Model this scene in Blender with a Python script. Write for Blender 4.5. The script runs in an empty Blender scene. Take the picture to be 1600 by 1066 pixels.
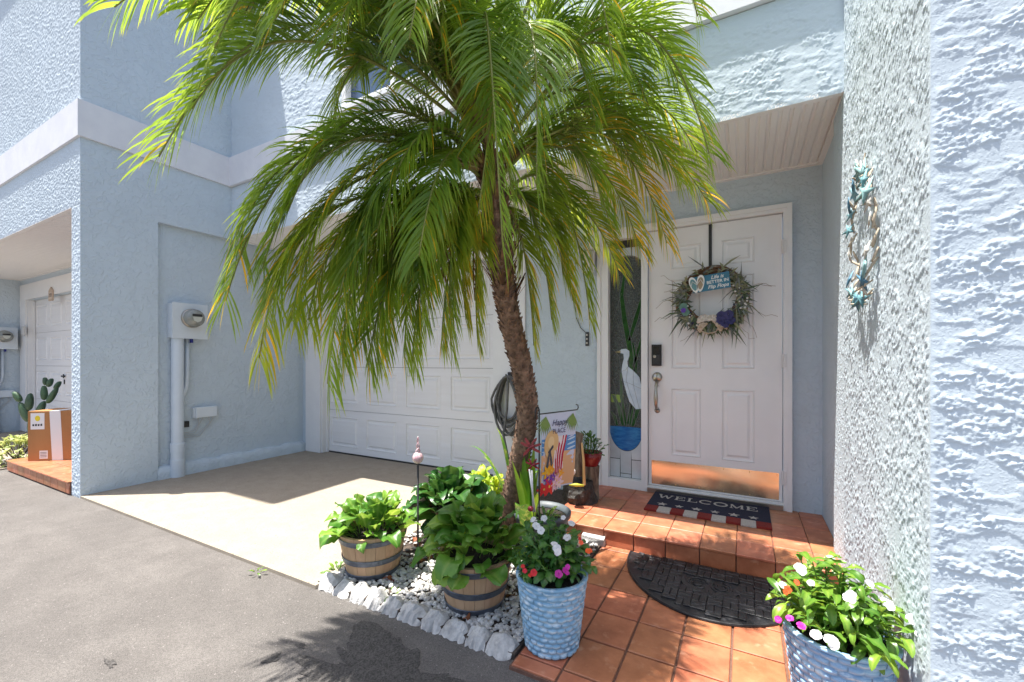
import bpy, bmesh, math, random
import numpy as np
from mathutils import Vector, Matrix, Euler

R = math.radians
random.seed(7)
scene = bpy.context.scene
COL = scene.collection

# ------------------------------------------------------------------ camera
CAM_H, FPX, HOR, SN, CS = 1.145, 669.0, 565.0, 0.4787, 0.8780
cam_d = bpy.data.cameras.new('camera')
cam = bpy.data.objects.new('camera', cam_d); COL.objects.link(cam)
cam.location = (0, 0, CAM_H)
cam.rotation_euler = (R(90), 0, math.atan2(SN, CS))
cam_d.sensor_width = 36.0
cam_d.lens = 36.0 * FPX / 1600.0
cam_d.shift_y = (HOR - 533.0) / 1600.0
cam_d.clip_start, cam_d.clip_end = 0.05, 600
scene.camera = cam

# ------------------------------------------------------------------ sky, sun, exposure
SUN = Vector((0.198, 0.134, -1.0)).normalized()
world = bpy.data.worlds.new('World'); scene.world = world; world.use_nodes = True
wn = world.node_tree.nodes; wl = world.node_tree.links
bg = wn['Background']; bg.inputs['Strength'].default_value = 0.102
sky = wn.new('ShaderNodeTexSky'); sky.sky_type = 'NISHITA'; sky.sun_disc = False
sky.sun_elevation = math.asin(-SUN.z); sky.sun_rotation = math.atan2(-SUN.x, -SUN.y)
sky.air_density = 1.0; sky.dust_density = 3.0; sky.ozone_density = 1.0
wl.new(sky.outputs['Color'], bg.inputs['Color'])
sun_d = bpy.data.lights.new('sun', 'SUN'); sun_d.energy = 4.9; sun_d.angle = R(0.53); sun_d.color = (1.0, 0.955, 0.88)
sun = bpy.data.objects.new('sun', sun_d); COL.objects.link(sun)
sun.location = (-6, -4, 30); sun.rotation_euler = SUN.to_track_quat('-Z', 'Y').to_euler()
vs = scene.view_settings
vs.view_transform = 'Standard'; vs.look = 'None'; vs.gamma = 1.0; vs.exposure = 1.32; vs.use_curve_mapping = False

# ------------------------------------------------------------------ pixel helpers (direction from pixel, distance given or from a plane)
def W(u, v, t):
    a = (u - 800.0) / FPX
    return Vector(((-SN + a * CS) * t, (CS + a * SN) * t, CAM_H + (HOR - v) / FPX * t))
def G(u, v, z=0.0):
    return W(u, v, (CAM_H - z) / ((v - HOR) / FPX))
def onY(u, v, Y):
    a = (u - 800.0) / FPX
    return W(u, v, Y / (CS + a * SN))

# ------------------------------------------------------------------ materials
MATS = {}
def pm(name, c, c2=None, scale=20.0, rough=0.6, bump=0.0, bscale=60.0, metallic=0.0, spec=0.5,
       stretch=(1, 1, 1), rnd=False, rvar=0.0, tint=None, transl=0.0, lo=0.35, hi=0.65, detail=5.0,
       coat=0.0, bdist=0.01, third=None, tscale=3.0, tlo=.5, thi=.7, rattr=None, spots=None, cells=None):
    if name in MATS: return MATS[name]
    m = bpy.data.materials.new(name); m.use_nodes = True
    nt = m.node_tree; N = nt.nodes; L = nt.links
    b = N['Principled BSDF']; out = N['Material Output']
    b.inputs['Roughness'].default_value = rough; b.inputs['Metallic'].default_value = metallic
    b.inputs['Specular IOR Level'].default_value = spec
    b.inputs['Coat Weight'].default_value = coat
    tc = N.new('ShaderNodeTexCoord'); vec = tc.outputs['Object']
    oi = N.new('ShaderNodeObjectInfo')
    if rnd:
        mul = N.new('ShaderNodeVectorMath'); mul.operation = 'ADD'
        sc = N.new('ShaderNodeMath'); sc.operation = 'MULTIPLY'; sc.inputs[1].default_value = 37.0
        L.new(oi.outputs['Random'], sc.inputs[0]); L.new(vec, mul.inputs[0]); L.new(sc.outputs[0], mul.inputs[1]); vec = mul.outputs[0]
    mp = N.new('ShaderNodeMapping'); mp.inputs['Scale'].default_value = stretch
    L.new(vec, mp.inputs['Vector']); vec = mp.outputs['Vector']
    def noise(s, d=detail):
        n = N.new('ShaderNodeTexNoise'); n.inputs['Scale'].default_value = s; n.inputs['Detail'].default_value = d
        n.inputs['Roughness'].default_value = .6
        L.new(vec, n.inputs['Vector']); return n.outputs['Fac']
    def ramp(f, a, z):
        r = N.new('ShaderNodeMapRange'); r.inputs['From Min'].default_value = a; r.inputs['From Max'].default_value = z
        L.new(f, r.inputs['Value']); return r.outputs['Result']
    def ramp2(f, a, z):
        r = N.new('ShaderNodeMapRange'); r.inputs['To Min'].default_value = a; r.inputs['To Max'].default_value = z
        L.new(f, r.inputs['Value']); return r.outputs['Result']
    def mix(f, A, B):
        x = N.new('ShaderNodeMix'); x.data_type = 'RGBA'
        if hasattr(f, 'links'): L.new(f, x.inputs['Factor'])
        else: x.inputs['Factor'].default_value = f
        for s, k in ((A, 6), (B, 7)):
            if hasattr(s, 'links'): L.new(s, x.inputs[k])
            else: x.inputs[k].default_value = (*s, 1)
        return x.outputs[2]
    col = None
    if c2 is not None: col = mix(ramp(noise(scale), lo, hi), c, c2)
    if third is not None: col = mix(ramp(noise(tscale, 3), tlo, thi), col if col else c, third)
    if spots is not None:                                    # (scale, threshold, colour) mineral specks
        vo = N.new('ShaderNodeTexVoronoi'); vo.inputs['Scale'].default_value = spots[0]; L.new(vec, vo.inputs['Vector'])
        sp = N.new('ShaderNodeSeparateColor'); L.new(vo.outputs['Color'], sp.inputs[0])
        g = N.new('ShaderNodeMath'); g.operation = 'GREATER_THAN'; g.inputs[1].default_value = spots[1]; L.new(sp.outputs[0], g.inputs[0])
        col = mix(g.outputs[0], col if col else c, spots[2])
    if cells is not None:                                    # (scale, low, high): packed stones, each with its own value
        vo = N.new('ShaderNodeTexVoronoi'); vo.inputs['Scale'].default_value = cells[0]; L.new(vec, vo.inputs['Vector'])
        sp = N.new('ShaderNodeSeparateColor'); L.new(vo.outputs['Color'], sp.inputs[0])
        hv = N.new('ShaderNodeHueSaturation'); L.new(ramp2(sp.outputs[1], cells[1], cells[2]), hv.inputs['Value'])
        if col is not None: L.new(col, hv.inputs['Color'])
        else: hv.inputs['Color'].default_value = (*c, 1)
        col = hv.outputs['Color']
    if tint is not None:
        at = N.new('ShaderNodeAttribute'); at.attribute_name = 'tint'
        col = mix(at.outputs['Fac'], col if col else c, tint)
    if rvar:
        hv = N.new('ShaderNodeHueSaturation')
        r1 = N.new('ShaderNodeMapRange'); r1.inputs['To Min'].default_value = 1 - rvar; r1.inputs['To Max'].default_value = 1 + rvar
        L.new(oi.outputs['Random'], r1.inputs['Value']); L.new(r1.outputs['Result'], hv.inputs['Value'])
        r2 = N.new('ShaderNodeMapRange'); r2.inputs['To Min'].default_value = .5 + rvar * .07; r2.inputs['To Max'].default_value = .5 - rvar * .07
        L.new(oi.outputs['Random'], r2.inputs['Value']); L.new(r2.outputs['Result'], hv.inputs['Hue'])
        if col is not None: L.new(col, hv.inputs['Color'])
        else: hv.inputs['Color'].default_value = (*c, 1)
        col = hv.outputs['Color']
    if rattr:                                                # per-vertex value variation on joined pieces
        at = N.new('ShaderNodeAttribute'); at.attribute_name = 'tint'
        hv = N.new('ShaderNodeHueSaturation')
        r1 = N.new('ShaderNodeMapRange'); r1.inputs['To Min'].default_value = rattr[0]; r1.inputs['To Max'].default_value = rattr[1]
        L.new(at.outputs['Fac'], r1.inputs['Value']); L.new(r1.outputs['Result'], hv.inputs['Value'])
        if col is not None: L.new(col, hv.inputs['Color'])
        else: hv.inputs['Color'].default_value = (*c, 1)
        col = hv.outputs['Color']
    if col is not None: L.new(col, b.inputs['Base Color'])
    else: b.inputs['Base Color'].default_value = (*c, 1)
    if bump:
        bp = N.new('ShaderNodeBump'); bp.inputs['Strength'].default_value = bump; bp.inputs['Distance'].default_value = bdist
        L.new(noise(bscale, 4), bp.inputs['Height']); L.new(bp.outputs['Normal'], b.inputs['Normal'])
    if transl:
        t = N.new('ShaderNodeBsdfTranslucent'); ms = N.new('ShaderNodeMixShader'); ms.inputs[0].default_value = transl
        if col is not None:
            hs = N.new('ShaderNodeHueSaturation'); hs.inputs['Value'].default_value = 2.3; hs.inputs['Hue'].default_value = .470
            L.new(col, hs.inputs['Color']); L.new(hs.outputs['Color'], t.inputs['Color'])
        else: t.inputs['Color'].default_value = (*c, 1)
        L.new(b.outputs[0], ms.inputs[1]); L.new(t.outputs[0], ms.inputs[2]); L.new(ms.outputs[0], out.inputs['Surface'])
    MATS[name] = m
    return m

def stucco_mat(name, c, bump, bscale):
    """painted trowelled stucco: lumps from thresholded noise plus grain"""
    m = pm(name, c, tuple(x * .93 for x in c), scale=1.3, rough=.9, spec=.18, third=tuple(x * .90 for x in c), tscale=4.5, tlo=.52, thi=.8)
    nt = m.node_tree; N = nt.nodes; L = nt.links; b = N['Principled BSDF']
    if bump:
        tc = N.new('ShaderNodeTexCoord'); n = N.new('ShaderNodeTexNoise'); n.inputs['Scale'].default_value = bscale
        n.inputs['Detail'].default_value = 3; n.inputs['Distortion'].default_value = .8
        L.new(tc.outputs['Object'], n.inputs['Vector'])
        r = N.new('ShaderNodeMapRange'); r.inputs['From Min'].default_value = .47; r.inputs['From Max'].default_value = .6; r.interpolation_type = 'SMOOTHSTEP'
        L.new(n.outputs['Fac'], r.inputs['Value'])
        f = N.new('ShaderNodeTexNoise'); f.inputs['Scale'].default_value = bscale * 7; L.new(tc.outputs['Object'], f.inputs['Vector'])
        a = N.new('ShaderNodeMath'); a.operation = 'MULTIPLY_ADD'; a.inputs[1].default_value = .25
        L.new(f.outputs['Fac'], a.inputs[0]); L.new(r.outputs['Result'], a.inputs[2])
        bp = N.new('ShaderNodeBump'); bp.inputs['Strength'].default_value = bump; bp.inputs['Distance'].default_value = .006
        L.new(a.outputs[0], bp.inputs['Height']); L.new(bp.outputs['Normal'], b.inputs['Normal'])
    return m

BLUE = (0.575, 0.66, 0.73)
M_stucco = stucco_mat('stucco_blue', BLUE, .55, 22)
M_stucco_s = stucco_mat('stucco_blue_fine', BLUE, .55, 34)
M_stucco_relief = stucco_mat('stucco_blue_relief', BLUE, .12, 90)
M_band = pm('band_white_stucco', (.74, .75, .78), (.68, .69, .73), scale=6, rough=.7, bump=.25, bscale=160, bdist=.004)
M_white = pm('white_paint', (.80, .80, .80), (.76, .76, .77), scale=5, rough=.42, bump=.05, bscale=40)
M_door = pm('white_door_paint', (.82, .81, .81), (.78, .77, .77), scale=3, rough=.35, bump=.06, bscale=90)
M_garage = pm('white_garage_paint', (.80, .80, .81), (.76, .75, .75), scale=4, rough=.45, bump=.12, bscale=120, stretch=(.25, 1, 4), bdist=.003)
M_soffit = pm('soffit_vinyl', (.84, .825, .81), (.80, .785, .77), scale=3, rough=.5, bump=.1, bscale=200)
M_dark = pm('dark_gap', (.03, .03, .03), rough=.8)
M_black = pm('black_metal', (.02, .02, .022), (.035, .034, .033), scale=50, rough=.45)
M_rubber = pm('black_rubber', (.012, .012, .014), (.028, .028, .031), scale=18, rough=.40, rvar=.25, rnd=True, third=(.14, .14, .15), tscale=11, tlo=.60, thi=.78, bump=.2, bscale=120)
M_asphalt = pm('asphalt', (.150, .138, .129), (.118, .108, .101), scale=5, rough=.9, bump=.8, bscale=220, bdist=.006, third=(.108, .099, .093), tscale=1.3, tlo=.45, thi=.7, spots=(230, .994, (.24, .22, .21)), detail=4, cells=(330, .68, 1.28))
M_stain_shade = pm('asphalt_stain_shade', (.078, .072, .068), (.060, .055, .052), scale=30, rough=.85, bump=.8, bscale=220, bdist=.006, cells=(190, .5, 1.5))
M_concrete = pm('driveway_concrete', (.345, .297, .235), (.305, .258, .203), scale=9, rough=.9, bump=.45, bscale=260, bdist=.004, third=(.295, .25, .20), tscale=2.6, tlo=.50, thi=.78, spots=(160, .985, (.20, .165, .13)), cells=(260, .86, 1.1))
M_tile = pm('terracotta_tile', (.49, .185, .092), (.33, .110, .052), scale=9, rough=.42, rnd=True, rvar=.13, bump=.18, bscale=60, third=(.56, .28, .17), tscale=16, tlo=.58, thi=.78, bdist=.004)
M_grout = pm('grout', (.19, .095, .065), (.13, .065, .045), scale=60, rough=.9, bump=.5, bscale=200)
M_soil = pm('soil', (.030, .020, .014), (.012, .009, .007), scale=60, rough=.95, bump=1, bscale=90)
M_bedsoil = pm('bed_soil', (.10, .075, .058), (.04, .03, .025), scale=40, rough=.95, bump=1, bscale=70)
M_gravel = pm('white_gravel', (.70, .69, .67), (.55, .53, .50), scale=60, rough=.75, rattr=(.45, 1.12), bump=.3, bscale=140)
M_edging = pm('edging_concrete', (.56, .55, .53), (.34, .33, .32), scale=26, rough=.9, rnd=True, bump=.6, bscale=120, lo=.42, hi=.7)
M_pvc = pm('pvc_blue_paint', (.62, .69, .76), (.58, .65, .72), scale=8, rough=.4)
M_metalbox = pm('meter_box_paint', (.66, .72, .77), (.62, .68, .73), scale=8, rough=.4)
M_steel = pm('nickel', (.45, .41, .36), rough=.28, metallic=1)
M_brass = pm('polished_brass', (.95, .86, .62), (.88, .77, .52), scale=6, rough=.20, metallic=1, bump=.10, bscale=5, bdist=.01)
M_brasspin = pm('brass_screw', (.6, .42, .2), rough=.3, metallic=1)
M_hinge = pm('hinge_paint', (.70, .69, .68), rough=.4)
M_cedar = pm('barrel_wood', (.55, .355, .215), (.43, .265, .15), scale=14, rough=.65, stretch=(1, 1, .12), rnd=True, rvar=.10, bump=.25, bscale=40)
M_hoop = pm('barrel_hoop', (.17, .19, .23), (.11, .125, .16), scale=30, rough=.42, metallic=.7, bump=.1, bscale=80)
M_leafA = pm('broad_leaf', (.125, .280, .032), (.070, .185, .020), scale=9, rough=.36, rnd=True, rvar=.35, tint=(.30, .42, .10), transl=.28, bump=.5, bscale=46, bdist=.004)
M_leafD = pm('dark_broad_leaf', (.035, .120, .020), (.020, .075, .013), scale=9, rough=.30, rnd=True, rvar=.3, tint=(.12, .24, .06), transl=.14, bump=.5, bscale=40, bdist=.004)
M_leafL = pm('lime_leaf', (.36, .46, .035), (.22, .36, .025), scale=12, rough=.45, rnd=True, rvar=.2, transl=.3)
M_leafI = pm('impatiens_leaf', (.11, .24, .022), (.065, .165, .016), scale=20, rough=.36, rnd=True, rvar=.32, tint=(.22, .34, .05), transl=.26)
M_leafJ = pm('impatiens_leaf_dark', (.045, .15, .024), (.028, .10, .016), scale=20, rough=.36, rnd=True, rvar=.32, tint=(.10, .22, .05), transl=.2)
M_strap = pm('strap_leaf', (.10, .26, .03), (.40, .46, .10), scale=22, rough=.4, stretch=(.4, 3, 1), transl=.25, lo=.5, hi=.62)
M_palm = pm('palm_leaflet', (.095, .205, .030), (.20, .335, .034), scale=5, rough=.38, spec=.5, tint=(.68, .48, .03), transl=.50)
M_palmbrown = pm('palm_dry', (.40, .20, .05), (.24, .11, .03), scale=8, rough=.7, transl=.15)
M_rachis = pm('palm_rachis', (.27, .27, .06), (.17, .19, .04), scale=10, rough=.4, tint=(.30, .17, .07))
M_trunk = pm('palm_trunk', (.30, .185, .125), (.13, .078, .052), scale=30, rough=.9, bump=1, bscale=70, rattr=(.6, 1.35), tint=None)
M_fibre = pm('palm_fibre', (.20, .105, .05), (.085, .045, .022), scale=24, rough=.9, rattr=(.6, 1.4))
M_fruit = pm('palm_fruit', (.34, .36, .05), (.16, .22, .03), scale=40, rough=.5, rattr=(.4, 1.3))

# ------------------------------------------------------------------ mesh builder
WLOC = {}
class MB:
    def __init__(self): self.v = []; self.f = []; self.t = []; self.tv = 0.0
    def add(self, vs, fs):
        o = len(self.v); self.v += [tuple(p) for p in vs]; self.t += [self.tv] * len(vs)
        self.f += [tuple(i + o for i in f) for f in fs]; return self
    def box(self, x0, x1, y0, y1, z0, z1):
        return self.add([(x, y, z) for z in (z0, z1) for y in (y0, y1) for x in (x0, x1)],
                        [(0, 2, 3, 1), (4, 5, 7, 6), (0, 1, 5, 4), (2, 6, 7, 3), (0, 4, 6, 2), (1, 3, 7, 5)])
    def cbox(self, x0, x1, y0, y1, z0, z1, b):
        """box with the eight edges of its top rounded off"""
        o = [(x0, y0), (x1, y0), (x1, y1), (x0, y1)]; i = [(x0 + b, y0 + b), (x1 - b, y0 + b), (x1 - b, y1 - b), (x0 + b, y1 - b)]
        vs = [(*p, z0) for p in o] + [(*p, z1 - b) for p in o] + [(*p, z1) for p in i]
        fs = [(3, 2, 1, 0), (8, 9, 10, 11)]
        for k in range(4):
            n = (k + 1) % 4; fs += [(k, n, n + 4, k + 4), (k + 4, n + 4, n + 8, k + 8)]
        return self.add(vs, fs)
    def tube(self, pts, rad, n=8, cap=True, jit=0.0):
        pts = [Vector(p) for p in pts]
        if not hasattr(rad, '__len__'): rad = [rad] * len(pts)
        vs = []; fs = []; ref = None
        for k, p in enumerate(pts):
            d = (pts[min(k + 1, len(pts) - 1)] - pts[max(k - 1, 0)])
            d = d.normalized() if d.length > 1e-9 else Vector((0, 0, 1))
            if ref is None: ref = d.orthogonal().normalized()
            a = (ref - d * ref.dot(d)); a = a.normalized() if a.length > 1e-6 else d.orthogonal().normalized()
            ref = a; b = d.cross(a)
            for j in range(n):
                w = 2 * math.pi * j / n; r = rad[k] * (1 + random.uniform(-jit, jit))
                vs.append(p + (a * math.cos(w) + b * math.sin(w)) * r)
        for k in range(len(pts) - 1):
            for j in range(n):
                j2 = (j + 1) % n
                fs.append((k * n + j, k * n + j2, (k + 1) * n + j2, (k + 1) * n + j))
        if cap: fs += [tuple(range(n - 1, -1, -1)), tuple((len(pts) - 1) * n + j for j in range(n))]
        return self.add(vs, fs)
    def lathe(self, prof, n=24, c=(0, 0, 0), axis='z', cap=False):
        vs = []; fs = []
        for r, h in prof:
            for j in range(n):
                w = 2 * math.pi * j / n; x, y = r * math.cos(w), r * math.sin(w)
                vs.append({'z': (c[0] + x, c[1] + y, c[2] + h), 'x': (c[0] + h, c[1] + x, c[2] + y), 'y': (c[0] + y, c[1] + h, c[2] + x)}[axis])
        for k in range(len(prof) - 1):
            for j in range(n):
                j2 = (j + 1) % n; fs.append((k * n + j, k * n + j2, (k + 1) * n + j2, (k + 1) * n + j))
        if cap: fs += [tuple(range(n - 1, -1, -1)), tuple((len(prof) - 1) * n + j for j in range(n))]
        return self.add(vs, fs)
    def prism(self, poly, O, A, B, N, d0, d1):
        """flat outline poly (a, b) in the frame O + a*A + b*B, thickened along N from d0 to d1"""
        O, A, B, N = Vector(O), Vector(A), Vector(B), Vector(N); n = len(poly)
        vs = [O + A * a + B * b + N * d for d in (d0, d1) for a, b in poly]
        fs = [tuple(range(n - 1, -1, -1)), tuple(range(n, 2 * n))] + [(k, (k + 1) % n, (k + 1) % n + n, k + n) for k in range(n)]
        return self.add(vs, fs)
    def mesh(self, name, mat, smooth=False):
        me = bpy.data.meshes.new(name); me.from_pydata(self.v, [], self.f)
        if any(self.t):
            at = me.attributes.new('tint', 'FLOAT', 'POINT'); at.data.foreach_set('value', self.t)
        if mat: me.materials.append(mat)
        if smooth: me.polygons.foreach_set('use_smooth', [True] * len(me.polygons))
        me.update(); return me
    def build(self, name, mat, parent=None, smooth=False, loc=None, fixn=False):
        o = Vector(loc) if loc is not None else (WLOC[parent.name] if parent else Vector((0, 0, 0)))
        if loc is None and not parent and self.v:
            a = np.array(self.v); o = Vector(((a[:, 0].min() + a[:, 0].max()) / 2, (a[:, 1].min() + a[:, 1].max()) / 2, a[:, 2].min()))
        self.v = [(x - o.x, y - o.y, z - o.z) for x, y, z in self.v]
        me = self.mesh(name, mat, smooth)
        if fixn:
            bm = bmesh.new(); bm.from_mesh(me); bmesh.ops.recalc_face_normals(bm, faces=bm.faces); bm.to_mesh(me); bm.free()
        return link(name, me, parent, o)
def link(name, me, parent, o):
    ob = bpy.data.objects.new(name, me); COL.objects.link(ob); o = Vector(o)
    WLOC[ob.name] = o.copy()
    if parent: ob.parent = parent; ob.location = o - WLOC[parent.name]
    else: ob.location = o
    return ob
def inst(name, me, parent, M):
    """another object on shared mesh data, placed by a world matrix (parents are never rotated)"""
    ob = bpy.data.objects.new(name, me); COL.objects.link(ob)
    WLOC[ob.name] = M.to_translation()
    if parent: ob.parent = parent; ob.matrix_local = Matrix.Translation(-WLOC[parent.name]) @ M
    else: ob.matrix_local = M
    return ob
def tag(o, label, cat, group=None):
    o['label'] = label; o['category'] = cat
    if group: o['group'] = group
    return o
def thing(name, label, cat, loc, group=None):
    o = bpy.data.objects.new(name, None); COL.objects.link(o); o.empty_display_size = .1
    o.location = loc; WLOC[o.name] = Vector(loc)
    return tag(o, label, cat, group)
def struct(o): o['kind'] = 'structure'; return o
def stuff(o): o['kind'] = 'stuff'; return o
def part_empty(name, parent):
    o = bpy.data.objects.new(name, None); COL.objects.link(o); o.empty_display_size = .05; o.parent = parent
    WLOC[o.name] = WLOC[parent.name].copy(); return o
def frame(O, A, B, N):
    M = Matrix.Identity(4)
    for k, w in enumerate((A, B, N)):
        for r in range(3): M[r][k] = w[r]
    M.translation = Vector(O); return M
def text_mesh(body, size, mat, shear=0.0, depth=0.0008, bold=0.0):
    cu = bpy.data.curves.new('lettering', 'FONT'); cu.body = body; cu.size = size; cu.shear = shear
    cu.align_x = 'CENTER'; cu.align_y = 'CENTER'; cu.extrude = depth; cu.resolution_u = 3; cu.offset = bold
    ob = bpy.data.objects.new('tmp', cu); COL.objects.link(ob)
    dg = bpy.context.evaluated_depsgraph_get(); dg.update()
    me = bpy.data.meshes.new_from_object(ob.evaluated_get(dg)); bpy.data.objects.remove(ob)
    me.materials.clear(); me.materials.append(mat); me.name = 'lettering'
    return me

# ------------------------------------------------------------------ trowelled stucco relief
def band_noise(nx, ny, d, wl, seed, aniso=1.0, ang=0.0, bw=.55):
    rng = np.random.default_rng(seed)
    n = rng.standard_normal((ny, nx))
    fx = np.fft.fftfreq(nx, d)[None, :]; fy = np.fft.fftfreq(ny, d)[:, None]
    ca, sa = math.cos(ang), math.sin(ang)
    a = (fx * ca + fy * sa) * aniso; b = (-fx * sa + fy * ca)
    f = np.sqrt(a * a + b * b) + 1e-9
    H = np.exp(-(np.log(f * wl) ** 2) / (2 * bw * bw))
    r = np.fft.ifft2(np.fft.fft2(n) * H).real
    return r / (r.std() + 1e-9)
def sstep(a, b, x):
    t = np.clip((x - a) / (b - a), 0, 1); return t * t * (3 - 2 * t)
def relief(nx, ny, d, style, seed):
    if style == 'dense':
        n1 = band_noise(nx, ny, d, .032, seed, 2.3, R(58)); n2 = band_noise(nx, ny, d, .015, seed + 1, 1.6, R(40)); n3 = band_noise(nx, ny, d, .25, seed + 2)
        h = .0021 * sstep(.0, 1.1, n1 + .6 * n3) + .0010 * sstep(.1, 1.2, n2 + .3 * n3)
    elif style == 'coarse':
        n1 = band_noise(nx, ny, d, .060, seed, 2.4, R(-5), .6); n2 = band_noise(nx, ny, d, .017, seed + 1, 1.4, R(8)); n3 = band_noise(nx, ny, d, .40, seed + 2, 1.3); n4 = band_noise(nx, ny, d, .11, seed + 3, 1.6)
        m = sstep(-.9, .6, n3 + .5 * n4)
        ridge = np.exp(-((n1 + .25 * n2) / .30) ** 2) * sstep(-.5, .5, n4)       # trowel crests along level lines
        h = .0026 * ridge * (.4 + .6 * m) + .0020 * sstep(.35, 1.1, n2 + .35 * n1) * m + .0012 * sstep(.2, .8, n1 + .5 * n4)
    else:
        n1 = band_noise(nx, ny, d, .042, seed, 1.6, R(20)); n2 = band_noise(nx, ny, d, .020, seed + 1)
        h = .0026 * sstep(.0, .9, n1 + .3 * n2) + .0014 * sstep(.1, 1, n2)
    return h + .0002 * band_noise(nx, ny, d, .008, seed + 5)
def relief_panel(name, parent, O, A, B, wa, wb, d, style, seed, mat=None, holes=(), fade=(1, 1, 1, 1)):
    """stucco face: grid at O spanned by A (wa long) and B (wb), raised along N = A x B"""
    O, A, B = Vector(O), Vector(A), Vector(B); N = A.cross(B)
    na, nb = int(round(wa / d)) + 1, int(round(wb / d)) + 1
    a = np.linspace(0, wa, na); b = np.linspace(0, wb, nb)
    h = relief(na, nb, d, style, seed)
    e = np.ones((nb, na)); w = .016
    if fade[0]: e *= sstep(0, w, a)[None, :]
    if fade[1]: e *= sstep(0, w, wa - a)[None, :]
    if fade[2]: e *= sstep(0, w, b)[:, None]
    if fade[3]: e *= sstep(0, w, wb - b)[:, None]
    h = h * e
    aa, bb = np.meshgrid(a, b)
    o = WLOC[parent.name]
    P = [(O[k] - o[k]) + A[k] * aa + B[k] * bb + N[k] * h for k in range(3)]
    co = np.stack(P, -1).reshape(-1, 3)
    i = np.arange((nb - 1) * (na - 1)); r, c = i // (na - 1), i % (na - 1)
    if holes:
        ca, cb = a[c] + d / 2, b[r] + d / 2; keep = np.ones(len(i), bool)
        for h0, h1, g0, g1 in holes: keep &= ~((ca > h0) & (ca < h1) & (cb > g0) & (cb < g1))
        r, c = r[keep], c[keep]
    q = np.stack([r * na + c, r * na + c + 1, (r + 1) * na + c + 1, (r + 1) * na + c], 1)
    me = bpy.data.meshes.new(name)
    me.vertices.add(len(co)); me.vertices.foreach_set('co', co.astype(np.float32).ravel())
    me.loops.add(q.size); me.loops.foreach_set('vertex_index', q.astype(np.int32).ravel())
    me.polygons.add(len(q)); me.polygons.foreach_set('loop_start', np.arange(0, q.size, 4, dtype=np.int32))
    me.polygons.foreach_set('use_smooth', np.ones(len(q), bool))
    me.materials.append(mat or M_stucco_relief); me.update(calc_edges=True)
    return link(name, me, parent, o)

def wall_y(mb, x0, x1, z0, z1, y, dep, holes):
    """wall facing -Y at y with rectangular holes (x0,x1,z0,z1) and reveals of depth dep"""
    xs = sorted({x0, x1, *[h[0] for h in holes], *[h[1] for h in holes]}); zs = sorted({z0, z1, *[h[2] for h in holes], *[h[3] for h in holes]})
    for i in range(len(xs) - 1):
        for j in range(len(zs) - 1):
            cx, cz = (xs[i] + xs[i + 1]) / 2, (zs[j] + zs[j + 1]) / 2
            if any(h[0] < cx < h[1] and h[2] < cz < h[3] for h in holes): continue
            mb.add([(xs[i], y, zs[j]), (xs[i + 1], y, zs[j]), (xs[i + 1], y, zs[j + 1]), (xs[i], y, zs[j + 1])], [(0, 1, 2, 3)])
    for a, b, c, d in holes:
        mb.add([(a, y, c), (a, y + dep, c), (a, y + dep, d), (a, y, d)], [(0, 1, 2, 3)])
        mb.add([(b, y, c), (b, y, d), (b, y + dep, d), (b, y + dep, c)], [(0, 1, 2, 3)])
        mb.add([(a, y, d), (a, y + dep, d), (b, y + dep, d), (b, y, d)], [(0, 1, 2, 3)])
        mb.add([(a, y, c), (b, y, c), (b, y + dep, c), (a, y + dep, c)], [(0, 1, 2, 3)])
    return mb

# ================================================================== SETTING
XL, XR = -4.97, 0.43          # faces of the recess
YF, YL, YW = 1.44, 2.66, 3.57  # front plane, lintel plane, door wall
ZS = 2.49                      # soffit height
ZP = 0.10                      # porch floor

mb = MB(); mb.add([(-70, -70, -.02), (70, -70, -.02), (70, 70, -.02), (-70, 70, -.02)], [(0, 1, 2, 3)])
struct(mb.build('road', M_asphalt, loc=(0, 0, -.02)))
mb = MB(); mb.box(XL, -1.93, YF, YW + .16, -.12, 0.0)
drive = struct(mb.build('driveway', M_concrete))
mb = MB(); mb.box(-10.55, -7.0, .2, 2.5, -.12, -.004)
struct(mb.build('neighbour_driveway', M_concrete))
# damp patch that also paints in palm shadow, and oil marks, thin sheets on the road
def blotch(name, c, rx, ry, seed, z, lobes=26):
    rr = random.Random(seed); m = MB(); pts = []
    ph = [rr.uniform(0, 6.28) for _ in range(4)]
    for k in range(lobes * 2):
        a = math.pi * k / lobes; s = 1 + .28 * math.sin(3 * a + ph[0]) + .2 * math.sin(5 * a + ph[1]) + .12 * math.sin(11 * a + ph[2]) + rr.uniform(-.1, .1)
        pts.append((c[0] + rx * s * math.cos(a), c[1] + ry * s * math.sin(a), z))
    m.add(pts, [tuple(range(len(pts)))]); return struct(m.build(name, M_stain_shade))
blotch('damp_shade_patch', (-1.12, 1.12, 0), .40, .20, 3, -.0165, 60)
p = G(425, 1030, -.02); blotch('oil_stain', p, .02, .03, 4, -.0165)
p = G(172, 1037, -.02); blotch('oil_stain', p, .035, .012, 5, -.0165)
p = G(470, 1010, -.02); blotch('oil_stain', p, .02, .012, 9, -.0165)

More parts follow.
